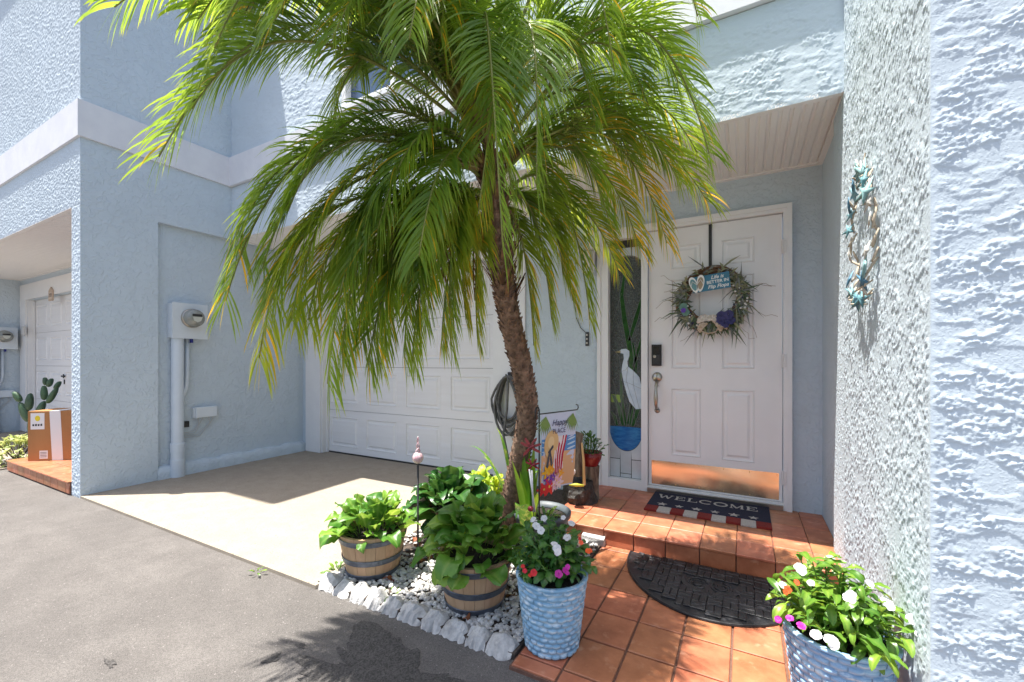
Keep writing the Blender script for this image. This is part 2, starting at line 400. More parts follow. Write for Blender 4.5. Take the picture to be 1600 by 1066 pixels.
# terracotta path in front of the step: every tile a piece
TILE = {}
def tile_mesh(w, d, h=.012):
    k = (round(w, 3), round(d, 3), h)
    if k not in TILE: TILE[k] = MB().cbox(-w / 2, w / 2, -d / 2, d / 2, 0, h, .0025).mesh('tile', M_tile)
    return TILE[k]
def tile_grid(parent, xs, ys, z, g=.009, h=.012):
    for i in range(len(xs) - 1):
        for j in range(len(ys) - 1):
            w, d = xs[i + 1] - xs[i] - g, ys[j + 1] - ys[j] - g
            if w < .01 or d < .01: continue
            inst('tile', tile_mesh(w, d, h), parent, Matrix.Translation(((xs[i] + xs[i + 1]) / 2, (ys[j] + ys[j + 1]) / 2, z + random.uniform(-.0008, .0008)))
                 @ Matrix.Rotation(random.uniform(-.003, .003), 4, 'X') @ Matrix.Rotation(random.uniform(-.003, .003), 4, 'Z'))
PX = .1835
txs = [-.782 + PX * k for k in range(7)] + [XR]
tys = [1.42, 1.49, 1.705, 1.92, 2.135, 2.35, 2.565, 2.628]
path = struct(MB().box(-.785, XR, 1.417, 2.63, -.1, -.007).build('tile_path', M_grout))
tile_grid(path, txs, tys, -.012)
# the raised porch: slab, tiles, riser tiles
def porch(name, x0, x1, y0, y1, off):
    o = struct(MB().box(x0, x1, y0 + .012, y1, -.1, ZP - .007).build(name, M_grout))
    xs = [x0] + [off + PX * k for k in range(-30, 30) if x0 + .03 < off + PX * k < x1 - .03] + [x1]
    ys = [y0 - .008] + [y0 + .205 * k for k in range(1, 6) if y0 + .205 * k < y1 - .03] + [y1]
    tile_grid(o, xs, ys, ZP - .012, .0045)
    for i in range(len(xs) - 1):
        w = xs[i + 1] - xs[i] - .006; k = ('r', round(w, 3))
        if k not in TILE: TILE[k] = MB().cbox(-w / 2, w / 2, -.045, .045, 0, .010, .002).mesh('riser_tile', M_tile)
        inst('riser_tile', TILE[k], o, Matrix.Translation(((xs[i] + xs[i + 1]) / 2, y0 + .012, ZP - .06)) @ Matrix.Rotation(R(90), 4, 'X'))
    return o
porch('porch_floor', -1.16, .46, 2.63, YW + .1, -.412)
porch('neighbour_porch_floor', -6.87, -5.16, YF - .02, 2.30, -6.7)
# planting bed with soil under the gravel
struct(MB().box(-1.95, -.79, 1.47, 2.62, -.1, .005).build('planting_bed', M_bedsoil))
struct(MB().box(-1.93, -1.17, 2.62, 3.56, -.1, .004).build('planting_bed', M_bedsoil))
struct(MB().box(-7.6, -6.88, 1.45, 2.29, -.1, .004).build('neighbour_planting_bed', M_bedsoil))

# ================================================================== HOUSES
def soffit(parent, x0, x1, y0, y1, z, pitch=.105):
    """vinyl soffit: ribbed boards across the depth, edge channels round them"""
    n = int((x1 - x0 - .06) / pitch); p = (x1 - x0 - .06) / n
    me = MB()
    prof = [(-p / 2, .010), (-p / 2 + .006, .010), (-p / 2 + .012, 0), (-.012, 0), (-.006, .005), (.006, .005), (.012, 0), (p / 2 - .012, 0), (p / 2 - .006, .010), (p / 2, .010)]
    d = y1 - y0 - .062
    vs = [(a, y, h) for y in (0, d) for a, h in prof]; k = len(prof)
    me.add(vs, [(i, i + 1, i + 1 + k, i + k) for i in range(k - 1)])
    me = me.mesh('soffit_board', M_soffit)
    back = MB().box(x0, x1, y0 + .002, y1, z + .02, z + .035).build('soffit', M_soffit, parent)
    for i in range(n):
        inst('soffit_board', me, back, Matrix.Translation((x0 + .03 + p * (i + .5), y0 + .031, z + .004)))
    for a in ((x0, x1, y0, y0 + .035), (x0, x1, y1 - .035, y1), (x1 - .032, x1, y0 + .035, y1 - .035), (x0, x0 + .032, y0 + .035, y1 - .035)):
        MB().box(*a, z - .004, z + .02).build('edge_channel', M_soffit, back)
    return back

def raised_panel(w, h, mat, name, ins=.022, dep=.007):
    """moulded door panel: groove round a raised field, lying in local XZ, facing -Y"""
    m = MB()
    L = [(0, 0.001), (ins * .35, -.004), (ins * .7, dep * .9), (ins * 1.5, dep * .9), (ins * 2.3, -.003), ]
    vs = []; fs = []
    for k, (i, y) in enumerate(L):
        a, b = w / 2 - i, h / 2 - i; vs += [(-a, y, -b), (a, y, -b), (a, y, b), (-a, y, b)]
        if k:
            for q in range(4):
                n = (q + 1) % 4; fs.append(((k - 1) * 4 + q, (k - 1) * 4 + n, k * 4 + n, k * 4 + q))
    e = (len(L) - 1) * 4; fs.append((e, e + 1, e + 2, e + 3)); m.add(vs, fs)
    return m.mesh(name, mat)

def panel_face(mb, x0, x1, z0, z1, y, th, wins):
    wall_y(mb, x0, x1, z0, z1, y, .0015, wins)
    mb.add([(x0, y, z0), (x0, y + th, z0), (x1, y + th, z0), (x1, y, z0)], [(0, 1, 2, 3)])
    mb.add([(x0, y, z1), (x1, y, z1), (x1, y + th, z1), (x0, y + th, z1)], [(0, 1, 2, 3)])
    mb.add([(x0, y, z0), (x0, y, z1), (x0, y + th, z1), (x0, y + th, z0)], [(0, 1, 2, 3)])
    mb.add([(x1, y, z0), (x1, y + th, z0), (x1, y + th, z1), (x1, y, z1)], [(0, 1, 2, 3)])

def garage(parent, dx, dy):
    X0, X1, Y = -4.67 + dx, -2.14 + dx, YW + dy
    # wide flat trim boards
    for a in ((-4.945 + dx, X0, 0.002, 2.40), (X1, -1.80 + dx, .002, 2.40), (X0, X1, 2.15, 2.40)):
        MB().box(a[0], a[1], Y - .022, Y + .001, a[2], a[3]).build('garage_trim', M_white, parent)
    for a in ((X0 - .001, X0 + .018), (X1 - .018, X1 + .001)):
        MB().box(a[0], a[1], Y + .002, Y + .125, .003, 2.149).build('garage_jamb', M_white, parent)
    MB().box(X0 + .018, X0 + .034, Y + .06, Y + .085, .003, 2.13).build('door_stop', M_white, parent)
    gd = part_empty('garage_door', parent)
    sec = 2.148 / 4; w = (X1 - X0 - .036) / 4
    pmesh = raised_panel(.49, .37, M_garage, 'panel', .024, .010)
    for s in range(4):
        z0 = .004 + sec * s; m = MB(); wins = []
        for k in range(4):
            cx = X0 + .018 + w * (k + .5) - .02; wins.append((cx - .245, cx + .245, z0 + sec / 2 - .185, z0 + sec / 2 + .185))
        panel_face(m, X0 + .018, X1 - .018, z0, z0 + sec - .005, Y + .09, .04, wins)
        sc = m.build('door_section', M_garage, gd)
        for a, b, c, d in wins:
            o = inst('panel', pmesh, gd, Matrix.Translation(((a + b) / 2, Y + .09, (c + d) / 2)))
    MB().box(X0 + .018, X1 - .018, Y + .10, Y + .12, .004, 2.15).build('door_core', pm('door_gap_grey', (.28, .28, .29), rough=.8), gd)
    MB().box(X0 + .02, X1 - .02, Y + .088, Y + .094, .0, .018).build('rubber_seal', M_black, gd)
    return gd

def entry(parent, dx, dy):
    """door frame, sidelight and six-panel front door"""
    Y = YW + dy
    fx0, fx1, ft = -1.093 + dx, .273 + dx, 2.236
    sx0, sx1 = -1.012 + dx, -.741 + dx               # glass
    px0, px1 = -.686 + dx, .227 + dx                 # door slab
    fr = MB()
    fr.box(fx0, sx0, Y - .03, Y + .12, ZP, ft); fr.box(sx1, px0 - .006, Y - .028, Y + .12, ZP, 2.165); fr.box(px1 + .006, fx1, Y - .03, Y + .12, ZP, ft)
    fr.box(sx0, px1 + .006, Y - .03, Y + .12, 2.195, ft); fr.box(sx0, sx1, Y - .026, Y + .12, ZP, .172); fr.box(sx0, sx1, Y - .026, Y + .12, 2.16, 2.195)
    fr.box(px0 - .006, px1 + .006, Y - .02, Y + .12, ZP, .148)
    fb = fr.build('door_frame', M_white, parent)
    m = MB()
    for a, b in ((fx0 - .012, fx0 + .018), (fx1 - .018, fx1 + .012)): m.box(a, b, Y - .040, Y - .0301, ZP, ft + .012)
    m.box(fx0 + .018, fx1 - .018, Y - .040, Y - .0301, ft - .018, ft + .012); m.build('brick_mould', M_white, fb)
    MB().box(px0 - .004, px1 + .004, Y - .045, Y - .0201, ZP + .002, .135).build('threshold', M_steel, fb)
    # slab
    yd = Y + .005; wins = []
    for a, b in ((-.518, -.30), (-.159, .058)):
        for c, d in ((1.87, 2.055), (1.09, 1.79), (.405, .935)): wins.append((a + dx, b + dx, c, d))
    m = MB(); panel_face(m, px0, px1, .152, 2.19, yd, .044, wins)
    dr = m.build('front_door', M_door, parent)
    pmc = {}
    for a, b, c, d in wins:
        k = round(d - c, 2)
        if k not in pmc: pmc[k] = raised_panel(b - a, d - c, M_door, 'panel', .020, .006)
        inst('panel', pmc[k], dr, Matrix.Translation(((a + b) / 2, yd, (c + d) / 2)))
    MB().box(px0 + .01, px1 - .01, yd + .012, yd + .04, .16, 2.185).build('core', M_door, dr)
    # polished brass kick plate, very slightly dished
    n = 24; vs = []; fs = []; a0, a1, z0, z1 = px0 + .022, px1 - .018, .163, .352
    for j in range(6):
        for i in range(n + 1):
            s = i / n; vs.append((a0 + (a1 - a0) * s, yd - .003 - .0010 * math.sin(s * 9 + j * .5) - .0008 * math.sin(j * 1.7 + s * 4), z0 + (z1 - z0) * j / 5))
    for j in range(5):
        for i in range(n): fs.append((j * (n + 1) + i, j * (n + 1) + i + 1, (j + 1) * (n + 1) + i + 1, (j + 1) * (n + 1) + i))
    kp = MB().add(vs, fs).build('kick_plate', M_brass, dr, smooth=True)
    for x in [a0 + .012 + (a1 - a0 - .024) * k / 5 for k in range(6)]:
        for z in (z0 + .012, z1 - .012): MB().lathe([(0.004, -.007), (.003, -.0085), (0, -.009)], 8, (x, yd, z), 'y').build('screw', M_brasspin, dr)
    for z in (.33, 1.15, 1.95):
        h = MB().box(px1 + .0061, px1 + .024, Y - .034, Y - .0302, z - .045, z + .045); h.lathe([(.007, -.05), (.007, .05)], 10, (px1 + .003, Y - .030, z), cap=True)
        h.build('hinge', M_hinge, dr)
    # keypad lock and handle set
    hx = px0 + .062
    k = MB().cbox(-.037, .037, -.085, .085, 0, .032, .01); k.v = [(hx + x, yd - z - .001, 1.195 + y) for x, y, z in k.v]
    kp = k.build('keypad_lock', M_black, dr)
    MB().box(hx - .024, hx + .024, yd - .0355, yd - .033, 1.20, 1.265).build('keypad_screen', pm('keypad_glass', (.01, .01, .012), rough=.08), dr)
    MB().lathe([(.012, -.033), (.012, -.040), (.0, -.041)], 12, (hx - .012, yd, 1.185), 'y').build('keypad_button', M_steel, dr)
    h = MB(); h.lathe([(.0, -.022), (.034, -.018), (.040, -.004), (.040, 0)], 20, (hx + .002, yd, 1.02), 'y')
    h.tube([(hx + .002, yd - .012, .995), (hx + .002, yd - .03, .955), (hx + .002, yd - .052, .93), (hx + .002, yd - .058, .89), (hx + .002, yd - .056, .85), (hx + .002, yd - .05, .80), (hx + .002, yd - .028, .775), (hx + .002, yd - .004, .765)],
           [.014, .012, .010, .014, .017, .013, .010, .016], 10)
    h.box(hx - .012, hx + .016, yd - .034, yd - .018, .945, .958); h.lathe([(.0, -.012), (.018, -.009), (.022, 0)], 14, (hx + .002, yd, .752), 'y')
    h.build('door_handle', M_steel, dr, smooth=True)
    # leaded sidelight
    yg = Y + .03
    G_dark = pm('sidelight_dark_glass', (.030, .040, .036), (.12, .15, .14), scale=120, rough=.16, bump=.9, bscale=130, lo=.45, hi=.8, spec=.7)
    G_light = pm('sidelight_pale_glass', (.56, .61, .64), (.48, .53, .56), scale=9, rough=.2, spec=.6, rvar=.12)
    sl = MB().box(sx0, sx1, yg + .004, yg + .012, .172, 2.16).build('sidelight', G_dark, parent)
    gw = sx1 - sx0; g = .003
    # pale panes above the arch and under the bowl
    arch = lambda x: 1.93 + .095 * math.sqrt(max(0, 1 - ((x - .5) / .52) ** 2))
    for a, b in ((0, .33), (.33, .67), (.67, 1)):
        pts = [(sx0 + gw * a + g, 2.095), (sx0 + gw * b - g, 2.095)] + [(sx0 + gw * (b + (a - b) * k / 6) - g * (1 - 2 * k / 6), arch(b + (a - b) * k / 6) + .006) for k in range(7)]
        pts.reverse(); MB().prism([(x, z) for x, z in pts][::-1], (0, yg + .0039, 0), (1, 0, 0), (0, 0, 1), (0, -1, 0), 0, .002).build('glass_pane', G_light, sl)
    bowl = lambda x: .60 - .20 * math.sqrt(max(0, 1 - ((x - .5) / .52) ** 2))
    for a, b in ((0, .32), (.32, .66), (.66, 1)):
        lo_ = .33 if a != .32 else .21
        top = [(sx0 + gw * (a + (b - a) * k / 6), bowl(a + (b - a) * k / 6) - .006) for k in range(7)]
        MB().prism([(sx0 + gw * b - g, lo_), (sx0 + gw * a + g, lo_)][::-1] + top[::-1], (0, yg + .0039, 0), (1, 0, 0), (0, 0, 1), (0, -1, 0), 0, .002).build('glass_pane', G_light, sl, fixn=True)
        MB().box(sx0 + gw * a + g, sx0 + gw * b - g, yg + .002, yg + .0039, .176, lo_ - .006).build('glass_pane', G_light, sl)
    blue = pm('sidelight_blue_glass', (.012, .085, .30), (.05, .22, .48), scale=22, rough=.12, spec=.7, stretch=(.5, 1, 2))
    MB().prism([(sx0 + gw * k / 14, bowl(k / 14)) for k in range(15)] + [(sx1, .598), (sx0, .598)], (0, yg + .0036, 0), (1, 0, 0), (0, 0, 1), (0, -1, 0), 0, .003).build('blue_bowl', blue, sl, fixn=True)
    lead = pm('lead_came', (.20, .21, .21), rough=.45, metallic=.5)
    green = pm('sidelight_green_glass', (.010, .045, .016), (.03, .10, .03), scale=18, rough=.12, spec=.7)
    ygreen = pm('sidelight_lime_glass', (.22, .34, .05), rough=.15)
    def blade(pts, w, mat):
        n = len(pts); L_ = []; R_ = []
        for k, (s, z) in enumerate(pts):
            q = w * math.sin(math.pi * (k + .6) / (n + .2)) ** .7; L_.append((sx0 + gw * (s - q), z)); R_.append((sx0 + gw * (s + q), z))
        MB().prism(L_ + R_[::-1], (0, yg + .0038, 0), (1, 0, 0), (0, 0, 1), (0, -1, 0), 0, .002).build('leaf', mat, sl, fixn=True)
        for side in (L_, R_): MB().tube([(x, yg + .002, z) for x, z in side], .0016, 4).build('lead_line', lead, sl)
    blade([(.62, .62), (.7, .8), (.72, 1.0), (.62, 1.25), (.45, 1.5), (.36, 1.7), (.48, 1.93)], .085, green)
    blade([(.55, .62), (.72, .9), (.8, 1.15), (.70, 1.3)], .06, green)
    blade([(.6, 1.32), (.8, 1.5), (.97, 1.66)], .07, green)
    blade([(.72, 1.1), (.88, 1.25), (.99, 1.36)], .05, green)
    blade([(.4, .61), (.28, .75), (.1, .86)], .07, green)
    blade([(.5, .61), (.36, .85), (.34, 1.05)], .05, green)
    blade([(.7, .61), (.86, .75), (.98, .83)], .07, green)
    blade([(.22, .61), (.14, .68), (.03, .72)], .06, green)
    MB().box(sx0 + .01, sx0 + gw * .42, yg + .0022, yg + .0039, .80, .865).build('lime_pane', ygreen, sl)
    for pts in ([(0, 1.28), (.3, 1.18), (.36, .98)], [(.02, 1.02), (.18, .92), (.2, .7)], [(.3, .62), (.38, .85), (.5, .98), (.42, 1.1)], [(.8, .62), (.7, .78), (.98, .95)], [(.36, 1.72), (.1, 1.5), (0, 1.35)],
                [(.15, .6), (.24, .74), (.1, .98)], [(.5, .6), (.62, .78), (.9, .78)]):
        MB().tube([(sx0 + gw * s, yg + .002, z) for s, z in pts], .0015, 4).build('lead_line', lead, sl)
    MB().tube([(sx0 + gw * (k / 20), yg + .002, arch(k / 20)) for k in range(21)], .003, 5).build('lead_line', lead, sl)
    # white heron: body with neck, beak, folded wing
    hw = pm('heron_glass', (.60, .68, .76), (.48, .58, .68), scale=20, rough=.15, spec=.6)
    out = [(.60, .86), (.80, .78), (.98, .79), (.985, 1.0), (.9, 1.13), (.72, 1.20), (.56, 1.245), (.54, 1.30), (.60, 1.36), (.60, 1.415), (.50, 1.44), (.36, 1.435), (.28, 1.415), (.14, 1.405), (.30, 1.395),
           (.42, 1.385), (.43, 1.33), (.38, 1.26), (.36, 1.19), (.42, 1.08), (.50, .97)]
    hz = lambda z: .75 + (z - .78) * .76
    MB().prism([(sx0 + gw * s, hz(z)) for s, z in out], (0, yg + .0030, 0), (1, 0, 0), (0, 0, 1), (0, -1, 0), 0, .003).build('heron', hw, sl, fixn=True)
    for pts in ([(.56, 1.24), (.5, 1.1), (.62, .95), (.78, .80)], [(.72, 1.2), (.72, 1.05), (.82, .9), (.9, .79)], [(.42, 1.08), (.6, 1.06), (.98, 1.0)], [(.36, 1.19), (.5, 1.21), (.56, 1.245)]):
        MB().tube([(sx0 + gw * s, yg - .0005, hz(z)) for s, z in pts], .0013, 4).build('lead_line', lead, sl)
    MB().prism([(sx0 + gw * s, hz(z)) for s, z in ((.14, 1.405), (.33, 1.42), (.33, 1.393))], (0, yg - .0003, 0), (1, 0, 0), (0, 0, 1), (0, -1, 0), 0, .001).build('beak', pm('beak_glass', (.30, .26, .12), rough=.2), sl, fixn=True)
    MB().box(sx0 + .004, sx1 - .004, yg - .004, yg + .0035, 2.10, 2.155).build('dark_strip', M_dark, sl)

def meter(loc, label, group):
    """electric meter on the wall plane x = loc.x, facing +X"""
    x, y, z = loc
    t = thing('electric_meter', label, 'electric meter', (x, y, 0.0), group)
    b = MB().box(x, x + .115, y - .15, y + .15, z - .17, z + .17); bo = b.build('meter_box', M_metalbox, t)
    MB().box(x + .1151, x + .121, y - .156, y + .156, z - .176, z + .176).build('cover', M_metalbox, t)
    gl = pm('meter_glass', (.30, .31, .28), (.22, .23, .21), scale=20, rough=.06, spec=.8)
    MB().lathe([(.095, .121), (.095, .15), (.088, .154)], 24, (x, y + .01, z + .03), 'x').build('meter_ring', M_steel, t, smooth=True)
    MB().lathe([(.087, .15), (.085, .20), (.070, .222), (.0, .226)], 24, (x, y + .01, z + .03), 'x').build('meter_dome', gl, t, smooth=True)
    MB().box(x + .2265, x + .2285, y - .03, y + .055, z + .045, z + .068).build('display', M_dark, t)
    MB().prism([(-.04, .01), (.05, .01), (.035, -.03), (.005, -.045), (-.025, -.03)], (x + .2265, y + .01, z + .03), (0, 1, 0), (0, 0, 1), (1, 0, 0), 0, .0012).build('dial_plate', pm('dial_plate', (.55, .56, .50), rough=.4), t)
    MB().lathe([(.052, -.01), (.052, z - .17)], 20, (x + .058, y - .085, 0.012)).build('conduit', M_pvc, t, smooth=True)
    MB().lathe([(.060, 0), (.060, .17), (.056, .172), (.056, .243), (.0605, .245), (.0605, .33), (.052, .335)], 20, (x + .058, y - .085, 0)).build('conduit_coupling', M_pvc, t)
    MB().tube([(x + .045, y + .005, z - .17), (x + .045, y + .005, z - .55), (x + .04, y - .0, z - .66), (x + .03, y - .03, z - .76), (x + .025, y - .055, z - .86), (x + .025, y - .06, .01)], .019, 10).build('side_conduit', M_pvc, t, smooth=True)
    MB().box(x + .06, x + .085, y + .02, y + .04, z - .215, z - .176).build('seal_tag', pm('seal_blue', (.02, .03, .25), rough=.4), t)
    return t

def utility_box(loc, label, group):
    x, y, z = loc
    t = thing('junction_box', label, 'junction box', (x, y, z - .05), group)
    MB().box(x, x + .045, y - .115, y + .115, z - .05, z + .05).build('back_plate', M_metalbox, t)
    MB().cbox(-.10, .10, -.045, .045, 0, .03, .006).mesh('cover', M_metalbox)
    c = MB().cbox(-.10, .10, -.055, .055, 0, .03, .006); c.v = [(x + .0455 + q[2], y + q[0], z + q[1] + .002) for q in c.v]; c.build('cover', M_metalbox, t)
    w = pm('phone_wire', (.5, .52, .53), rough=.5)
    for k in range(4):
        r_ = random.Random(k)
        MB().tube([(x + .02, y - .06 + .05 * k, z - .05), (x + .025, y - .08 + .05 * k + r_.uniform(-.03, .03), z - .12), (x + .012, y - .10 + .02 * k, z - .19 - .02 * k), (x + .006, y - .20, z - .20 - .015 * k)], .004, 6).build('wire', w, t)
    MB().box(x, x + .02, y - .20, y - .14, z - .14, z - .08).build('socket_plate', M_black, t)
    return t

def house(parent, dx, dy, full):
    """shell shared by both houses: ours (full) and the neighbour, which repeats it one bay to the left and further forward"""
    x0, x1, yl, yw = XL + dx, XR + dx, YL + dy, YW + dy
    xw = .46 + dx
    m = MB(); wall_y(m, x0 - .06, xw, 0, ZS + .02, yw, .16, [(-4.67 + dx, -2.14 + dx, -.001, 2.15), (-1.093 + dx, .273 + dx, .09, 2.236)])
    m.build('entry_wall', M_stucco_s, parent)
    soffit(parent, x0, xw, yl, yw, ZS)
    garage(parent, dx, dy)
    if full: entry(parent, dx, dy)

# ---- our house
H1 = thing('townhouse', 'pale blue stucco townhouse with white front door and garage door behind the palm', 'townhouse', (-2.3, 3.6, 0))
house(H1, 0, 0, True)
relief_panel('lintel_wall', H1, (XL, YL, ZS - .004), (1, 0, 0), (0, 0, 1), XR - XL, 3.06 - ZS, .006, 'coarse', 11, fade=(1, 1, 1, 0))
WX0, WX1, WZ0, WZ1 = -3.19, -2.05, 3.40, 4.40
relief_panel('upper_wall', H1, (XL, YL, 3.37), (1, 0, 0), (0, 0, 1), XR - XL, 1.9, .0075, 'coarse', 23, holes=[(WX0 - XL, WX1 - XL, WZ0 - 3.37, WZ1 - 3.37)], fade=(1, 1, 0, 0))
MB().box(XL, XR, YL - .036, YL + .02, 3.06, 3.37).build('trim_band', M_band, H1)
MB().box(XL - .1, XR + 1.2, YL + .30, YL + .33, ZS + .04, 5.5).build('inner_wall', M_stucco_s, H1)
MB().box(XL + .62, XR + 1.3, YL - .01, YL + 6, 5.27, 5.45).build('roof', M_band, H1)
MB().box(XL, XR, YL + .003, YL + .3, ZS + .036, ZS + .06).build('lintel_underside', M_stucco_s, H1)
# the upper window
win = MB()
for a in ((WX0, WX0 + .05, WZ0, WZ1), (WX1 - .05, WX1, WZ0, WZ1), (WX0 + .05, WX1 - .05, WZ0, WZ0 + .05), (WX0 + .05, WX1 - .05, WZ1 - .05, WZ1)): win.box(a[0], a[1], YL - .012, YL + .12, a[2], a[3])
wf = win.build('window', M_white, H1)
MB().box(WX0 - .06, WX1 + .06, YL - .05, YL + .10, 3.3701, 3.399).build('sill', M_band, wf)
gm = pm('window_glass', (.03, .06, .12), (.05, .09, .16), scale=2, rough=.04, spec=.9)
mid = (WX0 + WX1) / 2
MB().box(WX0 + .0501, mid - .02, YL + .05, YL + .056, WZ0 + .0501, WZ1 - .0501).build('pane', gm, wf)
MB().box(mid + .02, WX1 - .0501, YL + .05, YL + .056, WZ0 + .0501, WZ1 - .0501).build('pane', gm, wf)
MB().box(mid - .0199, mid + .0199, YL + .03, YL + .08, WZ0 + .0501, WZ1 - .0501).build('mullion', M_white, wf)
# right-hand wall of the recess: smooth return, then the thick rough wall standing proud and turning the corner
MB().add([(.46, YL, 0), (.46, YW, 0), (.46, YW, ZS + .03), (.46, YL, ZS + .03)], [(0, 3, 2, 1)]).build('porch_return_wall', M_stucco, H1)
relief_panel('side_wall', H1, (XR, YL, 0), (0, -1, 0), (0, 0, 1), YL - 1.525, 3.2, .004, 'dense', 31)
relief_panel('front_wall', H1, (XR, 1.525, 0), (1, 0, 0), (0, 0, 1), .70, 2.9, .0038, 'coarse', 47)
MB().box(XR + .0005, XR + 1.2, 1.5255, YL + .28, -.05, 5.2).build('wall_core', M_stucco_s, H1)

# ---- neighbour's house, standing forward on the left
DX, DY = -5.63, -1.22
H2 = thing('townhouse', 'neighbouring pale blue stucco townhouse jutting forward at the left edge, meter on its side wall', 'townhouse', (-7.8, 2.3, 0))
house(H2, DX, DY, False)
NX0 = XL + DX
# side wall towards our driveway: thick end pier, shallow recess over a low kerb, plain upper floor
m = MB()
m.add([(XL, YF, 0), (XL, 1.99, 0), (XL, 1.99, ZS), (XL, YF, ZS)], [(0, 1, 2, 3)])
m.add([(XL, YF, ZS), (XL, YW + .1, ZS), (XL, YW + .1, 3.06), (XL, YF, 3.06)], [(0, 1, 2, 3)])
m.add([(XL, YF, 3.37), (XL, YW + .1, 3.37), (XL, YW + .1, 5.6), (XL, YF, 5.6)], [(0, 1, 2, 3)])
m.add([(XL, 1.99, 0), (XL - .055, 1.99, 0), (XL - .055, 1.99, ZS), (XL, 1.99, ZS)], [(0, 1, 2, 3)])
m.add([(XL, 1.99, ZS), (XL - .055, 1.99, ZS), (XL - .055, YW + .1, ZS), (XL, YW + .1, ZS)], [(0, 1, 2, 3)])
m.build('side_wall', M_stucco, H2)
MB().add([(XL - .055, 1.99, 0), (XL - .055, YW + .1, 0), (XL - .055, YW + .1, ZS), (XL - .055, 1.99, ZS)], [(0, 1, 2, 3)]).build('recessed_wall', M_stucco, H2)
# rough kerb with a wavering top edge
vs = []; fs = []; n = 60
for k in range(n + 1):
    y = 1.985 + (YW - 1.99) * k / n; w = .012 * math.sin(k * .7) * math.sin(k * .23) + random.uniform(-.004, .004)
    for (xx, zz) in ((XL + .012 + w * .6, -.01), (XL + .008 + w * .5, .06), (XL - .004, .105 + w), (XL - .03, .118 + w), (XL - .056, .122 + w)): vs.append((xx, y, zz))
for k in range(n):
    for j in range(4): a = k * 5 + j; fs.append((a, a + 5, a + 6, a + 1))
MB().add(vs, fs).build('kerb', M_stucco, H2, smooth=True)
relief_panel('front_wall', H2, (-7.2, YF, ZS), (1, 0, 0), (0, 0, 1), XL + 7.2, 3.06 - ZS, .006, 'mid', 61, fade=(0, 1, 1, 0))
relief_panel('upper_wall', H2, (-7.2, YF, 3.37), (1, 0, 0), (0, 0, 1), XL + 7.2, 2.24, .0075, 'mid', 71, fade=(0, 1, 0, 0))
relief_panel('end_pier', H2, (-5.16, YF, -.02), (1, 0, 0), (0, 0, 1), .19, ZS + .018, .006, 'mid', 81)
MB().box(-11.2, -7.2, YF - .001, YF + .0008, ZS, 5.6).build('far_front_wall', M_stucco, H2)
MB().box(-5.16, XL - .056, YF + .001, YW, -.05, ZS - .001).build('pier_core', M_stucco, H2)
MB().box(-11.2, XL - .001, YF + .001, YF + .2, ZS + .04, 5.59).build('front_core', M_stucco, H2)
MB().box(XL - .2, XL - .057, YF + .2, YW + .3, ZS + .04, 5.59).build('side_core', M_stucco, H2)
b = MB(); b.box(-11.2, XL + .022, YF - .022, YF + .0005, 3.06, 3.37); b.box(XL - .02, XL + .022, YF + .0005, YL - .0365, 3.06, 3.37); b.build('trim_band', M_band, H2)
MB().box(-11.2, -4.46, YF - .10, 9, 5.60, 5.80).build('roof', M_band, H2)
MB().add([(NX0, .2, 0), (NX0, 2.4, 0), (NX0, 2.4, 2.6), (NX0, .2, 2.6)], [(0, 1, 2, 3)]).build('meter_wall', M_stucco, H2)
MB().box(NX0 - .19, NX0 - .001, .2, 3.4, -.02, 4.8).build('meter_wall_core', M_stucco, H2)

meter((XL - .055, 2.235, 1.55), 'electric meter with round glass dial on the blue wall above the driveway', 'electric meters')
utility_box((XL - .055, 2.41, .615), 'small blue-grey junction box low on the wall right of the near meter', 'junction boxes')
meter((NX0, 2.13, 1.52), 'half-hidden electric meter on the neighbour wall at the far left edge', 'electric meters')
utility_box((NX0, 2.16, .62), 'grey junction box low on the neighbour wall at the far left edge', 'junction boxes')
# house number plaque and control box by the neighbour's garage
Y2 = YW + DY - .022
pc = onY(81, 462, Y2); t = thing('house_number_plaque', 'small tan house-shaped number plaque above the neighbour garage door', 'number plaque', (pc.x, Y2, pc.z - .08))
cl = pm('plaque_clay', (.55, .43, .34), (.45, .34, .26), scale=30, rough=.8)
MB().prism([(-.085, -.08), (.085, -.08), (.085, .07), (0, .13), (-.085, .07)], (pc.x, Y2, pc.z), (1, 0, 0), (0, 0, 1), (0, -1, 0), .0005, .015).build('plate', cl, t, fixn=True)
MB().prism([(-.065, -.05), (.065, -.05), (.065, .045), (-.065, .045)], (pc.x, Y2, pc.z), (1, 0, 0), (0, 0, 1), (0, -1, 0), .0155, .0175).build('number_field', pm('plaque_field', (.62, .52, .44), rough=.8), t, fixn=True)
inst('lettering', text_mesh('209', .085, pm('plaque_ink', (.16, .11, .08), rough=.7)), t, frame((pc.x, Y2 - .0183, pc.z), (1, 0, 0), (0, 0, 1), (0, -1, 0)))
pc = onY(40, 517, Y2); t = tag(MB().cbox(-.05, .05, -.07, .07, 0, .04, .006).build('garage_keypad', pm('keypad_grey', (.55, .55, .54), rough=.5), loc=(0, 0, 0)), 'grey garage keypad box on the neighbour garage trim', 'keypad')
t.matrix_world = frame((pc.x, Y2 - .0005, pc.z), (1, 0, 0), (0, 0, 1), (0, -1, 0)); WLOC[t.name] = pc
pc = onY(101, 588, YW + DY + .088); t = MB().box(pc.x - .05, pc.x + .05, YW + DY + .06, YW + DY + .0805, pc.z - .012, pc.z + .012)
t.box(pc.x - .045, pc.x - .025, YW + DY + .08, YW + DY + .0895, pc.z - .03, pc.z + .03); t.box(pc.x - .005, pc.x + .012, YW + DY + .078, YW + DY + .0895, pc.z - .12, pc.z - .05)
t.build('door_handle', M_black, H2)

